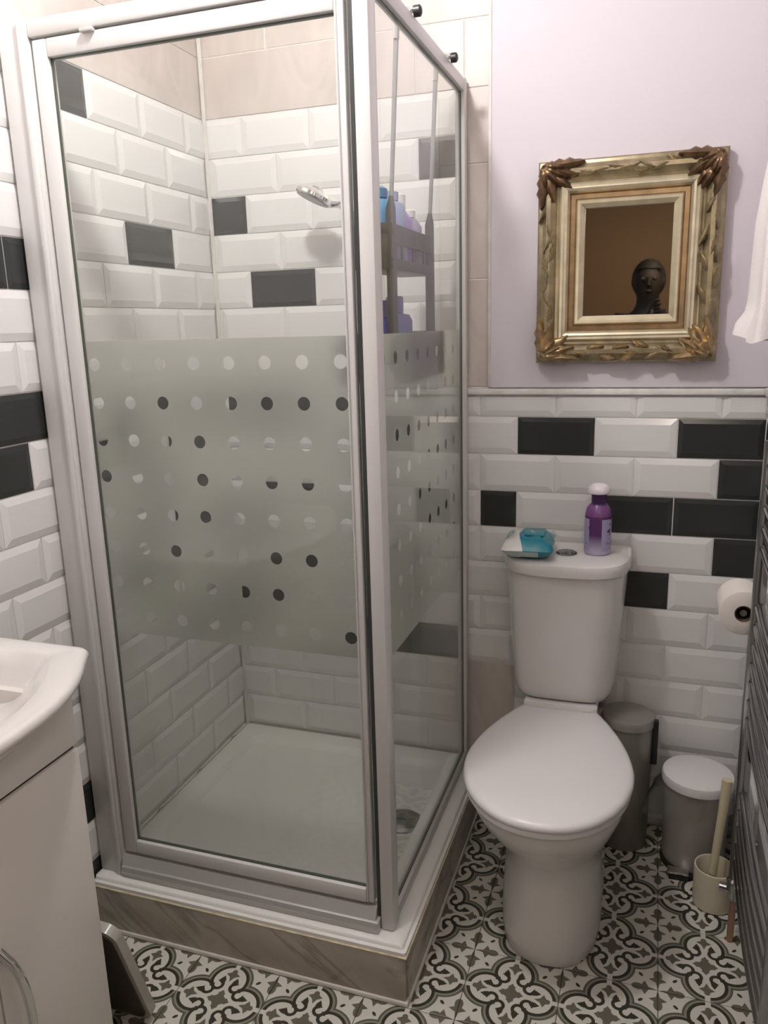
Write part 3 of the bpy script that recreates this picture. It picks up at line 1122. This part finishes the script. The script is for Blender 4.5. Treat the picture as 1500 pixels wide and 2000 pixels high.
spm = bpy.data.materials.new('purple_bottle_wrap')
spm.use_nodes = True
nt = X.nt = spm.node_tree
b_ = nt.nodes['Principled BSDF']
b_.inputs['Roughness'].default_value = 0.25
tc_ = nt.nodes.new('ShaderNodeTexCoord')
s_ = nt.nodes.new('ShaderNodeSeparateXYZ')
nt.links.new(tc_.outputs['Object'], s_.inputs[0])
x_, y_, z_ = (X(q) for q in s_.outputs)
fade = X.op('MULTIPLY', z_ - 0.012, 25.0)
fade.v.node.use_clamp = True
c_ = mixc(fade, (0.46, 0.42, 0.56), (0.10, 0.034, 0.125))
lab_ = ((x_ + 0.004).abs() > 0.0155) * (z_ < 0.094) * (z_ > 0.012)
n_ = nt.nodes.new('ShaderNodeTexNoise')
n_.inputs['Scale'].default_value = 45
nt.links.new(tc_.outputs['Object'], n_.inputs[0])
c_ = mixc(lab_ * (X(n_.outputs[0]) > 0.4), c_, (0.36, 0.33, 0.50))
c_ = mixc((z_ > 0.1), c_, (0.19, 0.07, 0.215))
nt.links.new(c_, b_.inputs['Base Color'])
bt = tag(empty('purple_bottle', (1.112, -0.105, 0.8262)), 'purple spray bottle with a white domed top on the cistern lid', 'bottle')
k = MB()
k.lathe([(0.030, 0), (0.033, 0.003), (0.0335, 0.02), (0.0335, 0.092), (0.0325, 0.104), (0.029, 0.118), (0.022, 0.128)], n=32)
k.build('body', spm, bt)
k = MB()
k.lathe([(0.0225, 0.127), (0.0185, 0.131), (0.0185, 0.150), (0.021, 0.156)], n=28)
k.build('collar', mat('deep_purple', (0.06, 0.015, 0.09), 0.35), bt)
k = MB()
k.lathe([(0.022, 0.155), (0.0275, 0.158), (0.028, 0.163), (0.0255, 0.172), (0.018, 0.179), (0.0, 0.182)], n=28, cap1=False)
k.build('cap', mat('white_dome', (0.80, 0.74, 0.76), 0.3), bt)

# ------------------------------------------------------------------ mirror
MX0, MX1, MZ0, MZ1 = 0.938, 1.368, 1.303, 1.783
mw, mh = MX1 - MX0, MZ1 - MZ0
mi = tag(empty('mirror', (MX0, -0.008, MZ0)), 'small mirror in a wide ornate antique gold frame on lilac wall', 'mirror')


def frame_strip(name, prof, m):
    k = MB()
    loops = []
    for ins, d in prof:
        loops.append([(ins, -d, ins), (mw - ins, -d, ins), (mw - ins, -d, mh - ins), (ins, -d, mh - ins)])
    vs = [p for l in loops for p in l]
    fs = []
    for a in range(len(loops) - 1):
        for i in range(4):
            j = (i + 1) % 4
            fs.append((a * 4 + i, a * 4 + j, a * 4 + 4 + j, a * 4 + 4 + i))
    k.add(vs, fs)
    return k.build(name, m, mi, smooth=True, angle=30)


frame_strip('outer_moulding', [(0.002, 0.0), (0.0, 0.008), (0.0, 0.024), (0.004, 0.029), (0.010, 0.031), (0.014, 0.034), (0.022, 0.041), (0.032, 0.041), (0.040, 0.034), (0.046, 0.027), (0.052, 0.025)], M_GOLD)
frame_strip('pale_moulding', [(0.052, 0.025), (0.054, 0.033), (0.058, 0.037), (0.063, 0.036), (0.067, 0.038), (0.072, 0.036), (0.077, 0.028)], M_PALEG)
frame_strip('bronze_band', [(0.077, 0.028), (0.080, 0.024), (0.090, 0.024), (0.093, 0.027)], mat('gilt_bronze', (0.34, 0.23, 0.12), 0.35, metal=0.75, var=0.3, vscale=30))
frame_strip('inner_slip', [(0.093, 0.027), (0.096, 0.031), (0.102, 0.030), (0.112, 0.0215), (0.1135, 0.016), (0.1135, 0.010)], M_PALEG)
k = MB()
k.box((0.112, -0.014, 0.112), (mw - 0.112, -0.010, mh - 0.112))
k.build('mirror_glass', M_MIRROR, mi, smooth=False)
k = MB()
k.box((0.004, -0.010, 0.004), (mw - 0.004, -0.0005, mh - 0.004))
k.build('backing', M_BRONZE, mi, smooth=False)


def leaf(k, px, pz, ang, ln, wd, y=0.036, lift=0.012):
    """a curled acanthus lobe lying on the moulding"""
    rings = []
    n = 8
    for i in range(9):
        t = i / 8
        hw = wd * (sin(pi * min(1, t * 0.92 + 0.06)) ** 0.8) * (1 + 0.22 * sin(t * 22))
        h = lift * (0.5 + 0.7 * sin(pi * t)) + 0.004 * t
        cx = ln * t
        cz = 0.25 * ln * (t * t) * (0.5 if ang % 2 > 1 else -0.4)
        r = []
        for q in range(n):
            a = 2 * pi * q / n
            r.append((cx, -(y + h * 0.9 * sin(a) - (0.003 * (1 if q % 2 else 0))), cz + hw * cos(a)))
        rings.append(r)
    M = Matrix.Translation((px, 0, pz)) @ Matrix.Rotation(-ang, 4, 'Y')
    k.loft(rings, M=M)


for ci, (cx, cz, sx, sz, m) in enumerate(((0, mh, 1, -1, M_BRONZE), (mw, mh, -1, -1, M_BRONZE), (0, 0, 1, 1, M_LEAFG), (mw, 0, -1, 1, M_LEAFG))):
    k = MB()
    base = math.atan2(sz, sx)
    ctr = (cx + sx * 0.012, cz + sz * 0.012)
    for da, ln, wd, sh_ in ((0, 0.088, 0.016, 0.0), (0.36, 0.088, 0.015, 0.004), (-0.36, 0.088, 0.015, 0.004), (0.72, 0.098, 0.014, 0.006), (-0.72, 0.098, 0.014, 0.006), (0.18, 0.056, 0.014, 0.009), (-0.18, 0.056, 0.014, 0.009), (0.55, 0.05, 0.013, 0.010), (-0.55, 0.05, 0.013, 0.010)):
        leaf(k, ctr[0], ctr[1], base + da, ln, wd, 0.033 + sh_)
    for q in range(5):
        a_ = base + (q - 2) * 0.36
        k.ball((ctr[0] + 0.012 * cos(a_), -0.046, ctr[1] + 0.012 * sin(a_)), 0.0075, (1, 1, 1), n=8, k=6)
    o = k.build('corner_leaf', m, mi, angle=70)
    o['label'] = ('dark bronze acanthus corner' if m is M_BRONZE else 'bright gold acanthus corner')
rs = random.Random(3)
for side in range(4):
    k = MB()
    ln = mw if side in (0, 2) else mh
    for i in range(9):
        t = 0.095 + (ln - 0.19) * i / 8
        off = 0.027 + 0.009 * sin(i * 2.3)
        a = (0.25 if i % 2 else -0.3)
        fl = 1 if i < 4.5 else -1
        if side == 0:
            leaf(k, t, off, (0 if fl > 0 else pi) + a, 0.044, 0.0075, 0.036, 0.008)
        elif side == 2:
            leaf(k, t, mh - off, (0 if fl > 0 else pi) + a, 0.044, 0.0075, 0.036, 0.008)
        elif side == 1:
            leaf(k, mw - off, t, (pi / 2 if fl > 0 else -pi / 2) + a, 0.05, 0.0075, 0.036, 0.008)
        else:
            leaf(k, off, t, (pi / 2 if fl > 0 else -pi / 2) + a, 0.05, 0.0075, 0.036, 0.008)
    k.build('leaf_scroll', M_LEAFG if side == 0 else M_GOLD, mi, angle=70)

# ------------------------------------------------------------------ vanity and basin
VY0, VY1, VXF, VZ = -1.57, -1.105, 0.30, 0.785
va = tag(empty('vanity_cabinet', (0.012, -1.35, 0)), 'white gloss vanity cabinet under the basin', 'cabinet')


def LV(p):
    return (p[0] - 0.012, p[1] + 1.35, p[2])


k = MB()
k.box(LV((0.012, VY0, 0.0)), LV((VXF - 0.018, VY1, 0.700)), bev=0.001)
k.build('body', M_VAN, va)
k = MB()
k.box(LV((VXF - 0.0175, VY0, 0.7085)), LV((VXF, VY1, 0.80)), bev=0.0015)
k.build('apron', M_VAN, va)
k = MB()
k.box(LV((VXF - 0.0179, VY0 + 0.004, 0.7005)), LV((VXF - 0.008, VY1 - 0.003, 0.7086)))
k.build('gap_shade_strip', M_BLACK, va, smooth=False)  # black strip stands for the shade inside the door gap
k = MB()
k.box(LV((0.012, VY1 - 0.016, 0.7005)), LV((VXF - 0.018, VY1, 0.80)), bev=0.001)
k.build('end_panel', M_VAN, va)
k = MB()
k.box(LV((0.012, VY0, 0.7005)), LV((VXF - 0.018, VY0 + 0.016, 0.80)), bev=0.001)
k.build('end_panel', M_VAN, va)
for a, b, hy, sg in ((-1.3365, VY1, -1.334, 1), (VY0, -1.3395, -1.36, -1)):
    k = MB()
    k.box(LV((VXF - 0.0175, a, 0.03)), LV((VXF, b, 0.7003)), bev=0.0015)
    d = k.build('door', M_VAN, va)
    k = MB()
    pts = []
    for i in range(13):
        t = -1 + 2 * i / 12
        pts.append(LV((VXF + 0.004 + 0.022 * (1 - t ** 6), hy + sg * 0.024 * (1 - t * t), 0.335 + 0.14 * t)))
    k.tube(pts, 0.0075, 10)
    k.build('handle', M_CHROME, d)

ba = tag(empty('wash_basin', (0.012, -1.335, 0.70)), 'white bow-fronted ceramic basin on the vanity cabinet', 'basin')


def basin_ring(z, ins, zoff=0.70, n=20, pinch=1.0, bx0=0.0):
    ya, yb = -0.32 + ins, 0.32 - ins
    pts = []
    x0 = 0.0 + max(bx0, ins)
    xe, xm = (0.270 - ins), (0.370 - ins)
    xs = x0 + (xe - x0) * 1.0
    r = 0.022
    pts.append((x0, yb, z - zoff))
    pts.append(((x0 + xe) / 2, yb, z - zoff))
    for i in range(5):
        a = pi / 2 - (pi / 2 - 0.25) * i / 4
        pts.append((xe - r + r * cos(a), yb - r + r * sin(a), z - zoff))
    for i in range(1, n):
        t = i / n
        y = (yb - r) + (ya - yb + 2 * r) * t
        q = -1 + 2 * t
        pts.append((xe + (xm - xe) * (1 - abs(q) ** 2.4), y, z - zoff))
    for i in range(5):
        a = -0.25 - (pi / 2 - 0.25) * i / 4
        pts.append((xe - r + r * cos(a), ya + r + r * sin(a), z - zoff))
    pts.append(((x0 + xe) / 2, ya, z - zoff))
    pts.append((x0, ya, z - zoff))
    return pts


k = MB()
rg = [basin_ring(0.745, 0.10, bx0=0.0), basin_ring(0.775, 0.066), basin_ring(0.805, 0.036), basin_ring(0.826, 0.018), basin_ring(0.8295, 0.006), basin_ring(0.834, 0.001), basin_ring(0.840, 0.0), basin_ring(0.846, 0.002), basin_ring(0.850, 0.006),
      basin_ring(0.851, 0.012), basin_ring(0.851, 0.042, bx0=0.09), basin_ring(0.846, 0.050, bx0=0.10), basin_ring(0.822, 0.064, bx0=0.11), basin_ring(0.785, 0.090, bx0=0.125), basin_ring(0.766, 0.118, bx0=0.14), basin_ring(0.759, 0.145, bx0=0.155), basin_ring(0.757, 0.165, bx0=0.168)]
k.loft(rg)
k.build('bowl', M_CERAM, ba, angle=50)
k = MB()
rr = []
for z, f in ((0.83, 1.0), (0.79, 0.96), (0.765, 0.86), (0.7635, 0.4)):
    pass
k.lathe([(0.022, 0.0), (0.024, 0.004), (0.012, 0.006)], c=(0.19, 0.0, 0.0655), n=20)
k.build('waste', M_CHROME, ba)
k = MB()
k.lathe([(0.024, 0), (0.024, 0.008), (0.018, 0.012), (0.018, 0.09)], c=(0.055, 0, 0.1515), n=20)
k.tube([(0.055, 0, 0.21), (0.09, 0, 0.225), (0.15, 0, 0.215), (0.165, 0, 0.195)], 0.011, 12)
tp = k.build('tap', M_CHROME, ba)
k = MB()
k.tube([(0.055, 0, 0.24), (0.055, 0, 0.255), (0.10, 0, 0.275)], 0.008, 10)
k.build('tap_lever', M_CHROME, tp)

# bathroom scale leaning against the cabinet side
scl = tag(empty('bathroom_scale', (0.155, -0.975, 0.0)), 'flat dark-faced slab with a pale translucent edge leaning on the vanity side', 'scale')
ang = radians(17)
Ms = Matrix.Translation((0, -0.005, 0.004)) @ Matrix.Rotation(ang, 4, 'X')
k = MB()
k.loft([[(p[0], q, p[1] + 0.15) for p in [(a, b) for a, b, _ in rrect(-0.14, 0.145, -0.15, 0.15, 0.03, 0)]] for q in (-0.010, 0.010)], M=Ms)
k.build('rim', mat('pale_translucent_rim', (0.52, 0.50, 0.44), 0.2, trans=0.25), scl, angle=30)
k = MB()
k.loft([[(p[0], q, p[1] + 0.15) for p in [(a, b) for a, b, _ in rrect(-0.13, 0.135, -0.14, 0.14, 0.025, 0)]] for q in (-0.0125, -0.0102)], M=Ms)
k.build('back_face', mat('dark_brown_face', (0.06, 0.045, 0.03), 0.4), scl, angle=30)

# ------------------------------------------------------------------ pedal bin with liner, brush, grey bin
bn = tag(empty('pedal_bin', (1.386, -0.13, 0)), 'small white pedal bin with a flat white lid in the back right corner', 'bin')
k = MB()
k.lathe([(0.074, 0.012), (0.078, 0.02), (0.0805, 0.21), (0.082, 0.235)], n=40)
k.build('body', mat('grey_white_bin', (0.42, 0.39, 0.36), 0.3), bn)
k = MB()
k.lathe([(0.081, 0.0), (0.083, 0.003), (0.081, 0.0125), (0.076, 0.013)], n=40)
k.box((-0.060, -0.094, 0.0), (-0.014, -0.06, 0.0185))
k.build('base', M_BLACK, bn)
k = MB()
k.lathe([(0.083, 0.2355), (0.0875, 0.237), (0.0885, 0.252), (0.086, 0.260), (0.078, 0.2635), (0.0, 0.2655)], n=40, cap1=False)
k.build('lid', M_SEAT, bn)
k = MB()
k.box((-0.064, -0.098, 0.019), (-0.012, -0.072, 0.0245), bev=0.0015)
k.build('pedal', M_CHROME, bn)
k = MB()
rs = random.Random(8)
rings = []
for j, z in enumerate((0.236, 0.228, 0.212, 0.196, 0.182)):
    r = []
    for i in range(48):
        a = 2 * pi * i / 48
        bulge = max(0, cos(a - pi * 1.02)) ** 2
        base_r = 0.0835 + 0.0035 * (j > 0) + j * 0.0012
        rr_ = base_r + bulge * 0.012 * j ** 0.9 + (0.0022 * sin(9 * a + j) + 0.0018 * sin(17 * a + 2 * j)) * (j > 0) + rs.uniform(0, 0.0012)
        r.append((rr_ * cos(a), rr_ * sin(a), z - 0.010 * bulge * j + 0.004 * sin(5 * a) * (j > 2)))
    rings.append(r)
k.loft(rings, False, False)
k.build('liner_bag', glass_material('clear_bag_film', (0.80, 0.79, 0.76), 2.5, 0.10), bn, angle=80)

br = tag(empty('brush_pot', (1.4265, -0.285, 0)), 'cream toilet brush pot on the patterned floor by the radiator', 'brush pot')
k = MB()
k.lathe([(0.043, 0.0), (0.046, 0.003), (0.0475, 0.10), (0.0465, 0.104), (0.0435, 0.1045), (0.041, 0.10), (0.040, 0.012), (0.0, 0.01)], n=36, cap1=False)
M_CREAM = mat('cream_plastic', (0.62, 0.56, 0.42), 0.35)
k.build('pot', M_CREAM, br)
tb = tag(empty('toilet_brush', (1.4265, -0.285, 0.0125)), 'cream handled toilet brush standing in the cream pot', 'toilet brush')
k = MB()
k.tube([(-0.004, -0.004, 0.075), (0.000, -0.002, 0.14), (0.008, 0.002, 0.24), (0.013, 0.006, 0.325)], [0.010, 0.0095, 0.0105, 0.012], 14)
k.build('handle', mat('yellowed_cream_plastic', (0.64, 0.57, 0.38), 0.3), tb)
k = MB()
for i in range(70):
    a = i * 2.4
    z = 0.004 + 0.045 * (i / 70)
    k.tube([(-0.004, -0.004, z), (-0.004 + 0.03 * cos(a), -0.004 + 0.03 * sin(a), z + 0.004)], 0.0016, 5)
k.tube([(-0.004, -0.004, 0.0), (-0.004, -0.004, 0.078)], 0.008, 8)
o = k.build('bristles', M_WPL, tb)
o['kind'] = 'stuff'

gb = tag(empty('grey_bin', (1.207, -0.085, 0)), 'grey cylindrical bin in the shade between toilet and back wall', 'bin')
k = MB()
k.lathe([(0.060, 0.0), (0.062, 0.004), (0.066, 0.355)], n=36)
k.build('body', mat('dull_grey_metal', (0.26, 0.245, 0.22), 0.35, metal=0.3), gb)
k = MB()
k.lathe([(0.067, 0.3555), (0.069, 0.358), (0.069, 0.374), (0.066, 0.380), (0.0, 0.388)], n=36, cap1=False)
k.build('lid', mat('grey_bin_lid', (0.34, 0.32, 0.29), 0.3, metal=0.3), gb)
k = MB()
k.box((0.060, -0.022, 0.25), (0.078, -0.002, 0.375), bev=0.003)
k.build('side_strip', M_BLACK, gb)  # black upright strip on the bin's right side

# ------------------------------------------------------------------ toilet roll and holder on the right wall
RY0, RY1, RXC, RZC, RR = -0.345, -0.245, 1.4375, 0.778, 0.0495
ro = tag(empty('toilet_roll', (RXC, (RY0 + RY1) / 2, RZC)), 'white toilet roll hanging beside the radiator', 'toilet roll')
k = MB()
My = Matrix.Rotation(pi / 2, 4, 'X')
rings = []
for r_, q in ((0.0185, -0.05), (0.046, -0.05), (0.0495, -0.048), (0.0495, 0.048), (0.046, 0.05), (0.0185, 0.05), (0.0185, -0.05)):
    rings.append([(r_ * cos(2 * pi * i / 40), q, r_ * sin(2 * pi * i / 40)) for i in range(40)])
k.loft(rings, False, False)
k.build('paper', mat('toilet_paper', (0.76, 0.71, 0.66), 0.9, bump=0.2, bscale=200), ro)
k = MB()
rings = []
for r_, q in ((0.0165, -0.0505), (0.0183, -0.0505), (0.0183, 0.0505), (0.0165, 0.0505), (0.0165, -0.0505)):
    rings.append([(r_ * cos(2 * pi * i / 28), q, r_ * sin(2 * pi * i / 28)) for i in range(28)])
k.loft(rings, False, False)
k.build('core', mat('brown_card', (0.10, 0.065, 0.04), 0.8), ro)
rh = tag(empty('toilet_roll_holder', (W_ROOM - 0.0095, -0.20, RZC + 0.0)), 'chrome arm holding the toilet roll on the right wall', 'roll holder')
k = MB()
k.lathe([(0.022, 0), (0.022, 0.006), (0.008, 0.012)], n=20, M=Matrix.Rotation(-pi / 2, 4, 'Y'))
k.tube([(0, 0, 0), (RXC - W_ROOM + 0.018, 0, 0), (RXC - W_ROOM + 0.0095, -0.012, 0), (RXC - W_ROOM + 0.0095, -0.14, 0)], 0.0075, 10)
k.build('arm', M_CHROME, rh)

# ------------------------------------------------------------------ towel radiator on the right wall
RAX, RAY0, RAY1 = 1.457, -0.405, -0.905
ra = tag(empty('towel_radiator', (RAX, -0.70, 0.12)), 'chrome ladder towel radiator with two banks of bars on the right wall', 'radiator')


def LR(p):
    return (p[0] - RAX, p[1] + 0.70, p[2] - 0.12)


for y in (RAY0, RAY1):
    k = MB()
    k.tube([LR((RAX, y, 0.17)), LR((RAX, y, 1.165))], 0.0135, 16)
    k.build('upright', M_RADCH, ra)
zb = [0.215 + 0.0425 * i for i in range(5)] + [0.565 + 0.0425 * i for i in range(7)] + [0.945 + 0.0425 * i for i in range(5)]
barme = None
for z in zb:
    if barme is None:
        k = MB()
        pts = []
        for i in range(17):
            t = i / 16
            pts.append((0.002 - 0.006 * sin(pi * t), (RAY0 + 0.70) + (RAY1 - RAY0) * t, 0))
        k.tube(pts, 0.0105, 10)
        barme = k.build('bar', M_RADCH, ra)
        o = barme
    else:
        o = barme.copy()
        COL.objects.link(o)
    o.location = (0, 0, z - 0.12)
for y in (RAY0 - 0.06, RAY1 + 0.06):
    for z in (0.3, 0.777, 1.072):
        k = MB()
        k.tube([LR((RAX, y, z)), LR((W_ROOM - 0.010, y, z))], 0.009, 10)
        k.build('bracket', M_RADCH, ra)
k = MB()
k.lathe([(0.011, 0.0), (0.014, 0.004), (0.014, 0.026), (0.017, 0.03), (0.017, 0.05), (0.012, 0.056)], c=LR((RAX, RAY0, 0.112)), n=20)
k.tube([LR((RAX, RAY0, 0.135)), LR((RAX - 0.030, RAY0 + 0.006, 0.135))], [0.011, 0.010], 14)
k.build('valve', M_RADCH, ra)
k = MB()
k.tube([LR((RAX, RAY0, 0.0)), LR((RAX, RAY0, 0.113))], 0.0075, 12)
k.build('pipe', mat('copper_pipe', (0.45, 0.27, 0.20), 0.3, metal=0.8), ra)

# ------------------------------------------------------------------ white towel on the right wall
tw = tag(empty('towel', (1.462, -0.43, 1.90)), 'white towel hanging on the right wall beside the mirror', 'towel')
k = MB()
NT, NZ = 60, 26
rings = []
for j in range(NZ + 1):
    t = j / NZ
    z = -0.525 * t
    r = []
    wx = 0.020 + 0.033 * min(1, t * 1.6) ** 0.8 + 0.006 * t ** 3
    wy = 0.03 + 0.11 * t ** 0.7
    for i in range(NT):
        a = 2 * pi * i / NT
        fold = 1 + 0.13 * sin(7 * a + 0.8 * t) * min(1, 2 * t) + 0.06 * sin(13 * a + 2)
        px = wx * cos(a) * fold
        py = wy * sin(a) * fold
        px = max(min(px, 0.024), -0.2)
        zz = z
        if j >= NZ - 1:
            zz += 0.012 * sin(3 * a) - 0.012 * max(0, cos(a - 2.6))
            px -= 0.012 * max(0, cos(a - 2.5)) ** 2
        px -= 0.010 * max(0, (t - 0.9) / 0.1) * max(0, cos(a - 2.6))
        r.append((px - 0.004, py, zz))
    rings.append(r)
k.loft(rings)
k.build('cloth', mat('white_towelling', (0.76, 0.71, 0.70), 0.95, bump=0.5, bscale=350), tw, angle=80)
hk = tag(empty('wall_hook', (W_ROOM - 0.0078, -0.43, 1.905)), 'chrome hook carrying the white towel on the right wall', 'hook')
k = MB()
k.lathe([(0.016, 0), (0.016, 0.004), (0.006, 0.008)], n=18, M=Matrix.Rotation(-pi / 2, 4, 'Y'))
k.tube([(0, 0, 0.004), (-0.035, 0, 0.004), (-0.045, 0, 0.012), (-0.047, 0, 0.028)], 0.005, 10)
k.build('peg', M_CHROME, hk)


# ------------------------------------------------------------------ photographer, seen only in the mirror
def person():
    P = Vector((1.175, -2.56, 0.06))
    verts, edges, rad = [], [], []

    def jt(p, r, parent=None):
        verts.append(tuple(p))
        rad.append(r)
        if parent is not None:
            edges.append((parent, len(verts) - 1))
        return len(verts) - 1
    pel = jt((0, 0, 0.92), (0.155, 0.115))
    wst = jt((0, 0.0, 1.06), (0.135, 0.10), pel)
    chs = jt((0, 0.005, 1.24), (0.155, 0.11), wst)
    shd = jt((0, 0.0, 1.355), (0.10, 0.085), chs)
    nk = jt((0, 0.012, 1.42), (0.055, 0.055), shd)
    h0 = jt((0, 0.03, 1.47), (0.066, 0.075), nk)
    h1 = jt((0, 0.028, 1.545), (0.076, 0.096), h0)
    jt((0, 0.015, 1.61), (0.058, 0.072), h1)
    hands = []
    for s in (-1, 1):
        a = jt((s * 0.15, 0.0, 1.33), (0.06, 0.06), chs)
        b = jt((s * 0.215, 0.05, 1.13), (0.046, 0.046), a)
        c = jt((s * 0.10 + 0.075, 0.29, 1.31), (0.036, 0.036), b)
        d = jt((s * 0.062 + 0.09, 0.355, 1.365), (0.026, 0.024), c)
        e_ = jt((s * 0.060 + 0.092, 0.385, 1.395), (0.030, 0.020), d)
        hands.append((s, e_))
        hp = jt((s * 0.095, 0, 0.86), (0.10, 0.10), pel)
        kn = jt((s * 0.105, 0.02, 0.48), (0.06, 0.06), hp)
        an = jt((s * 0.11, -0.015, 0.085), (0.042, 0.045), kn)
        jt((s * 0.12, 0.12, 0.035), (0.04, 0.034), an)
    for s, e_ in hands:
        ex, ey, ez = verts[e_]
        for q in range(4):
            f1 = jt((ex - s * 0.004, ey + 0.012, ez + 0.028 - 0.017 * q), (0.0095, 0.0095), e_)
            f2 = jt((ex - s * 0.016, ey + 0.034, ez + 0.036 - 0.018 * q), (0.0085, 0.0085), f1)
            jt((ex - s * 0.032, ey + 0.036, ez + 0.034 - 0.018 * q), (0.0075, 0.0075), f2)
        t1 = jt((ex - s * 0.012, ey - 0.004, ez + 0.012), (0.011, 0.011), e_)
        jt((ex - s * 0.036, ey + 0.008, ez + 0.022), (0.009, 0.009), t1)
    me = bpy.data.meshes.new('person')
    me.from_pydata(verts, edges, [])
    o = bpy.data.objects.new('person', me)
    COL.objects.link(o)
    o.location = P
    md = o.modifiers.new('silhouette_skin', 'SKIN')
    for i, r in enumerate(rad):
        me.skin_vertices[0].data[i].radius = r
    me.skin_vertices[0].data[0].use_root = True
    md.use_smooth_shade = True
    md = o.modifiers.new('sub', 'SUBSURF')
    md.levels = md.render_levels = 1
    dg = bpy.context.evaluated_depsgraph_get()
    ev = o.evaluated_get(dg)
    nm = bpy.data.meshes.new_from_object(ev)
    o.modifiers.clear()
    o.data = nm
    silhouette_skin = mat('silhouette_skin', (0.018, 0.012, 0.009), 0.75)  # silhouette shade put into the colour of face and hands
    dark = mat('dark_clothes', (0.018, 0.017, 0.02), 0.85)
    nm.materials.clear()
    nm.materials.append(dark)
    nm.materials.append(silhouette_skin)
    for p in nm.polygons:
        c = p.center
        hnd = c.y > 0.335 and c.z > 1.25
        p.material_index = 1 if (c.z > 1.43 and c.y < 0.2) or hnd else 0
        p.use_smooth = True
    tag(o, 'person in dark clothes holding up a phone, reflected in the mirror', 'person')
    # hair
    k = MB()
    rings = []
    for j in range(1, 11):
        t = pi * j / 12
        rings.append([(0.088 * sin(t) * cos(2 * pi * i / 24), 0.005 + 0.108 * sin(t) * sin(2 * pi * i / 24) - 0.018, 1.548 + 0.108 * cos(t)) for i in range(24)])
    out = []
    for r in rings:
        out.append([(x, min(y, 0.085 if z > 1.585 else 0.035), z) for x, y, z in r])
    k.loft(out)
    k.build('hair', mat('black_hair', (0.008, 0.007, 0.007), 0.7), o)
    for s in (-1, 1):
        k = MB()
        k.ball((s * 0.030, 0.118, 1.545), 0.011, n=10, k=6)
        k.build('eye', mat('silhouette_eye', (0.02, 0.016, 0.014), 0.5), o)  # eyes darkened to keep the face a silhouette
        k = MB()
        k.ball((s * 0.079, 0.02, 1.535), 0.026, (0.35, 0.6, 1), n=10, k=6)
        k.build('ear', silhouette_skin, o)
    k = MB()
    k.loft([[(-0.008, 0.112, 1.555), (0.008, 0.112, 1.555), (0, 0.124, 1.555)], [(-0.016, 0.115, 1.512), (0.016, 0.115, 1.512), (0, 0.144, 1.514)]])
    k.build('nose', silhouette_skin, o)
    k = MB()
    k.ball((0, 0.112, 1.485), 0.02, (1, 0.35, 0.3), n=10, k=6)
    k.build('mouth', mat('silhouette_lips', (0.03, 0.016, 0.012), 0.6), o)  # mouth colour darkened for the same silhouette shade
    return P


P = person()
ph = tag(empty('phone', (CAM.x - 0.0, -2.158, 1.372)), 'dark phone held up by the person, reflected in the mirror', 'phone')
k = MB()
k.box((-0.036, -0.0045, -0.075), (0.036, 0.0045, 0.075), bev=0.003)
k.build('body', M_BLACK, ph)
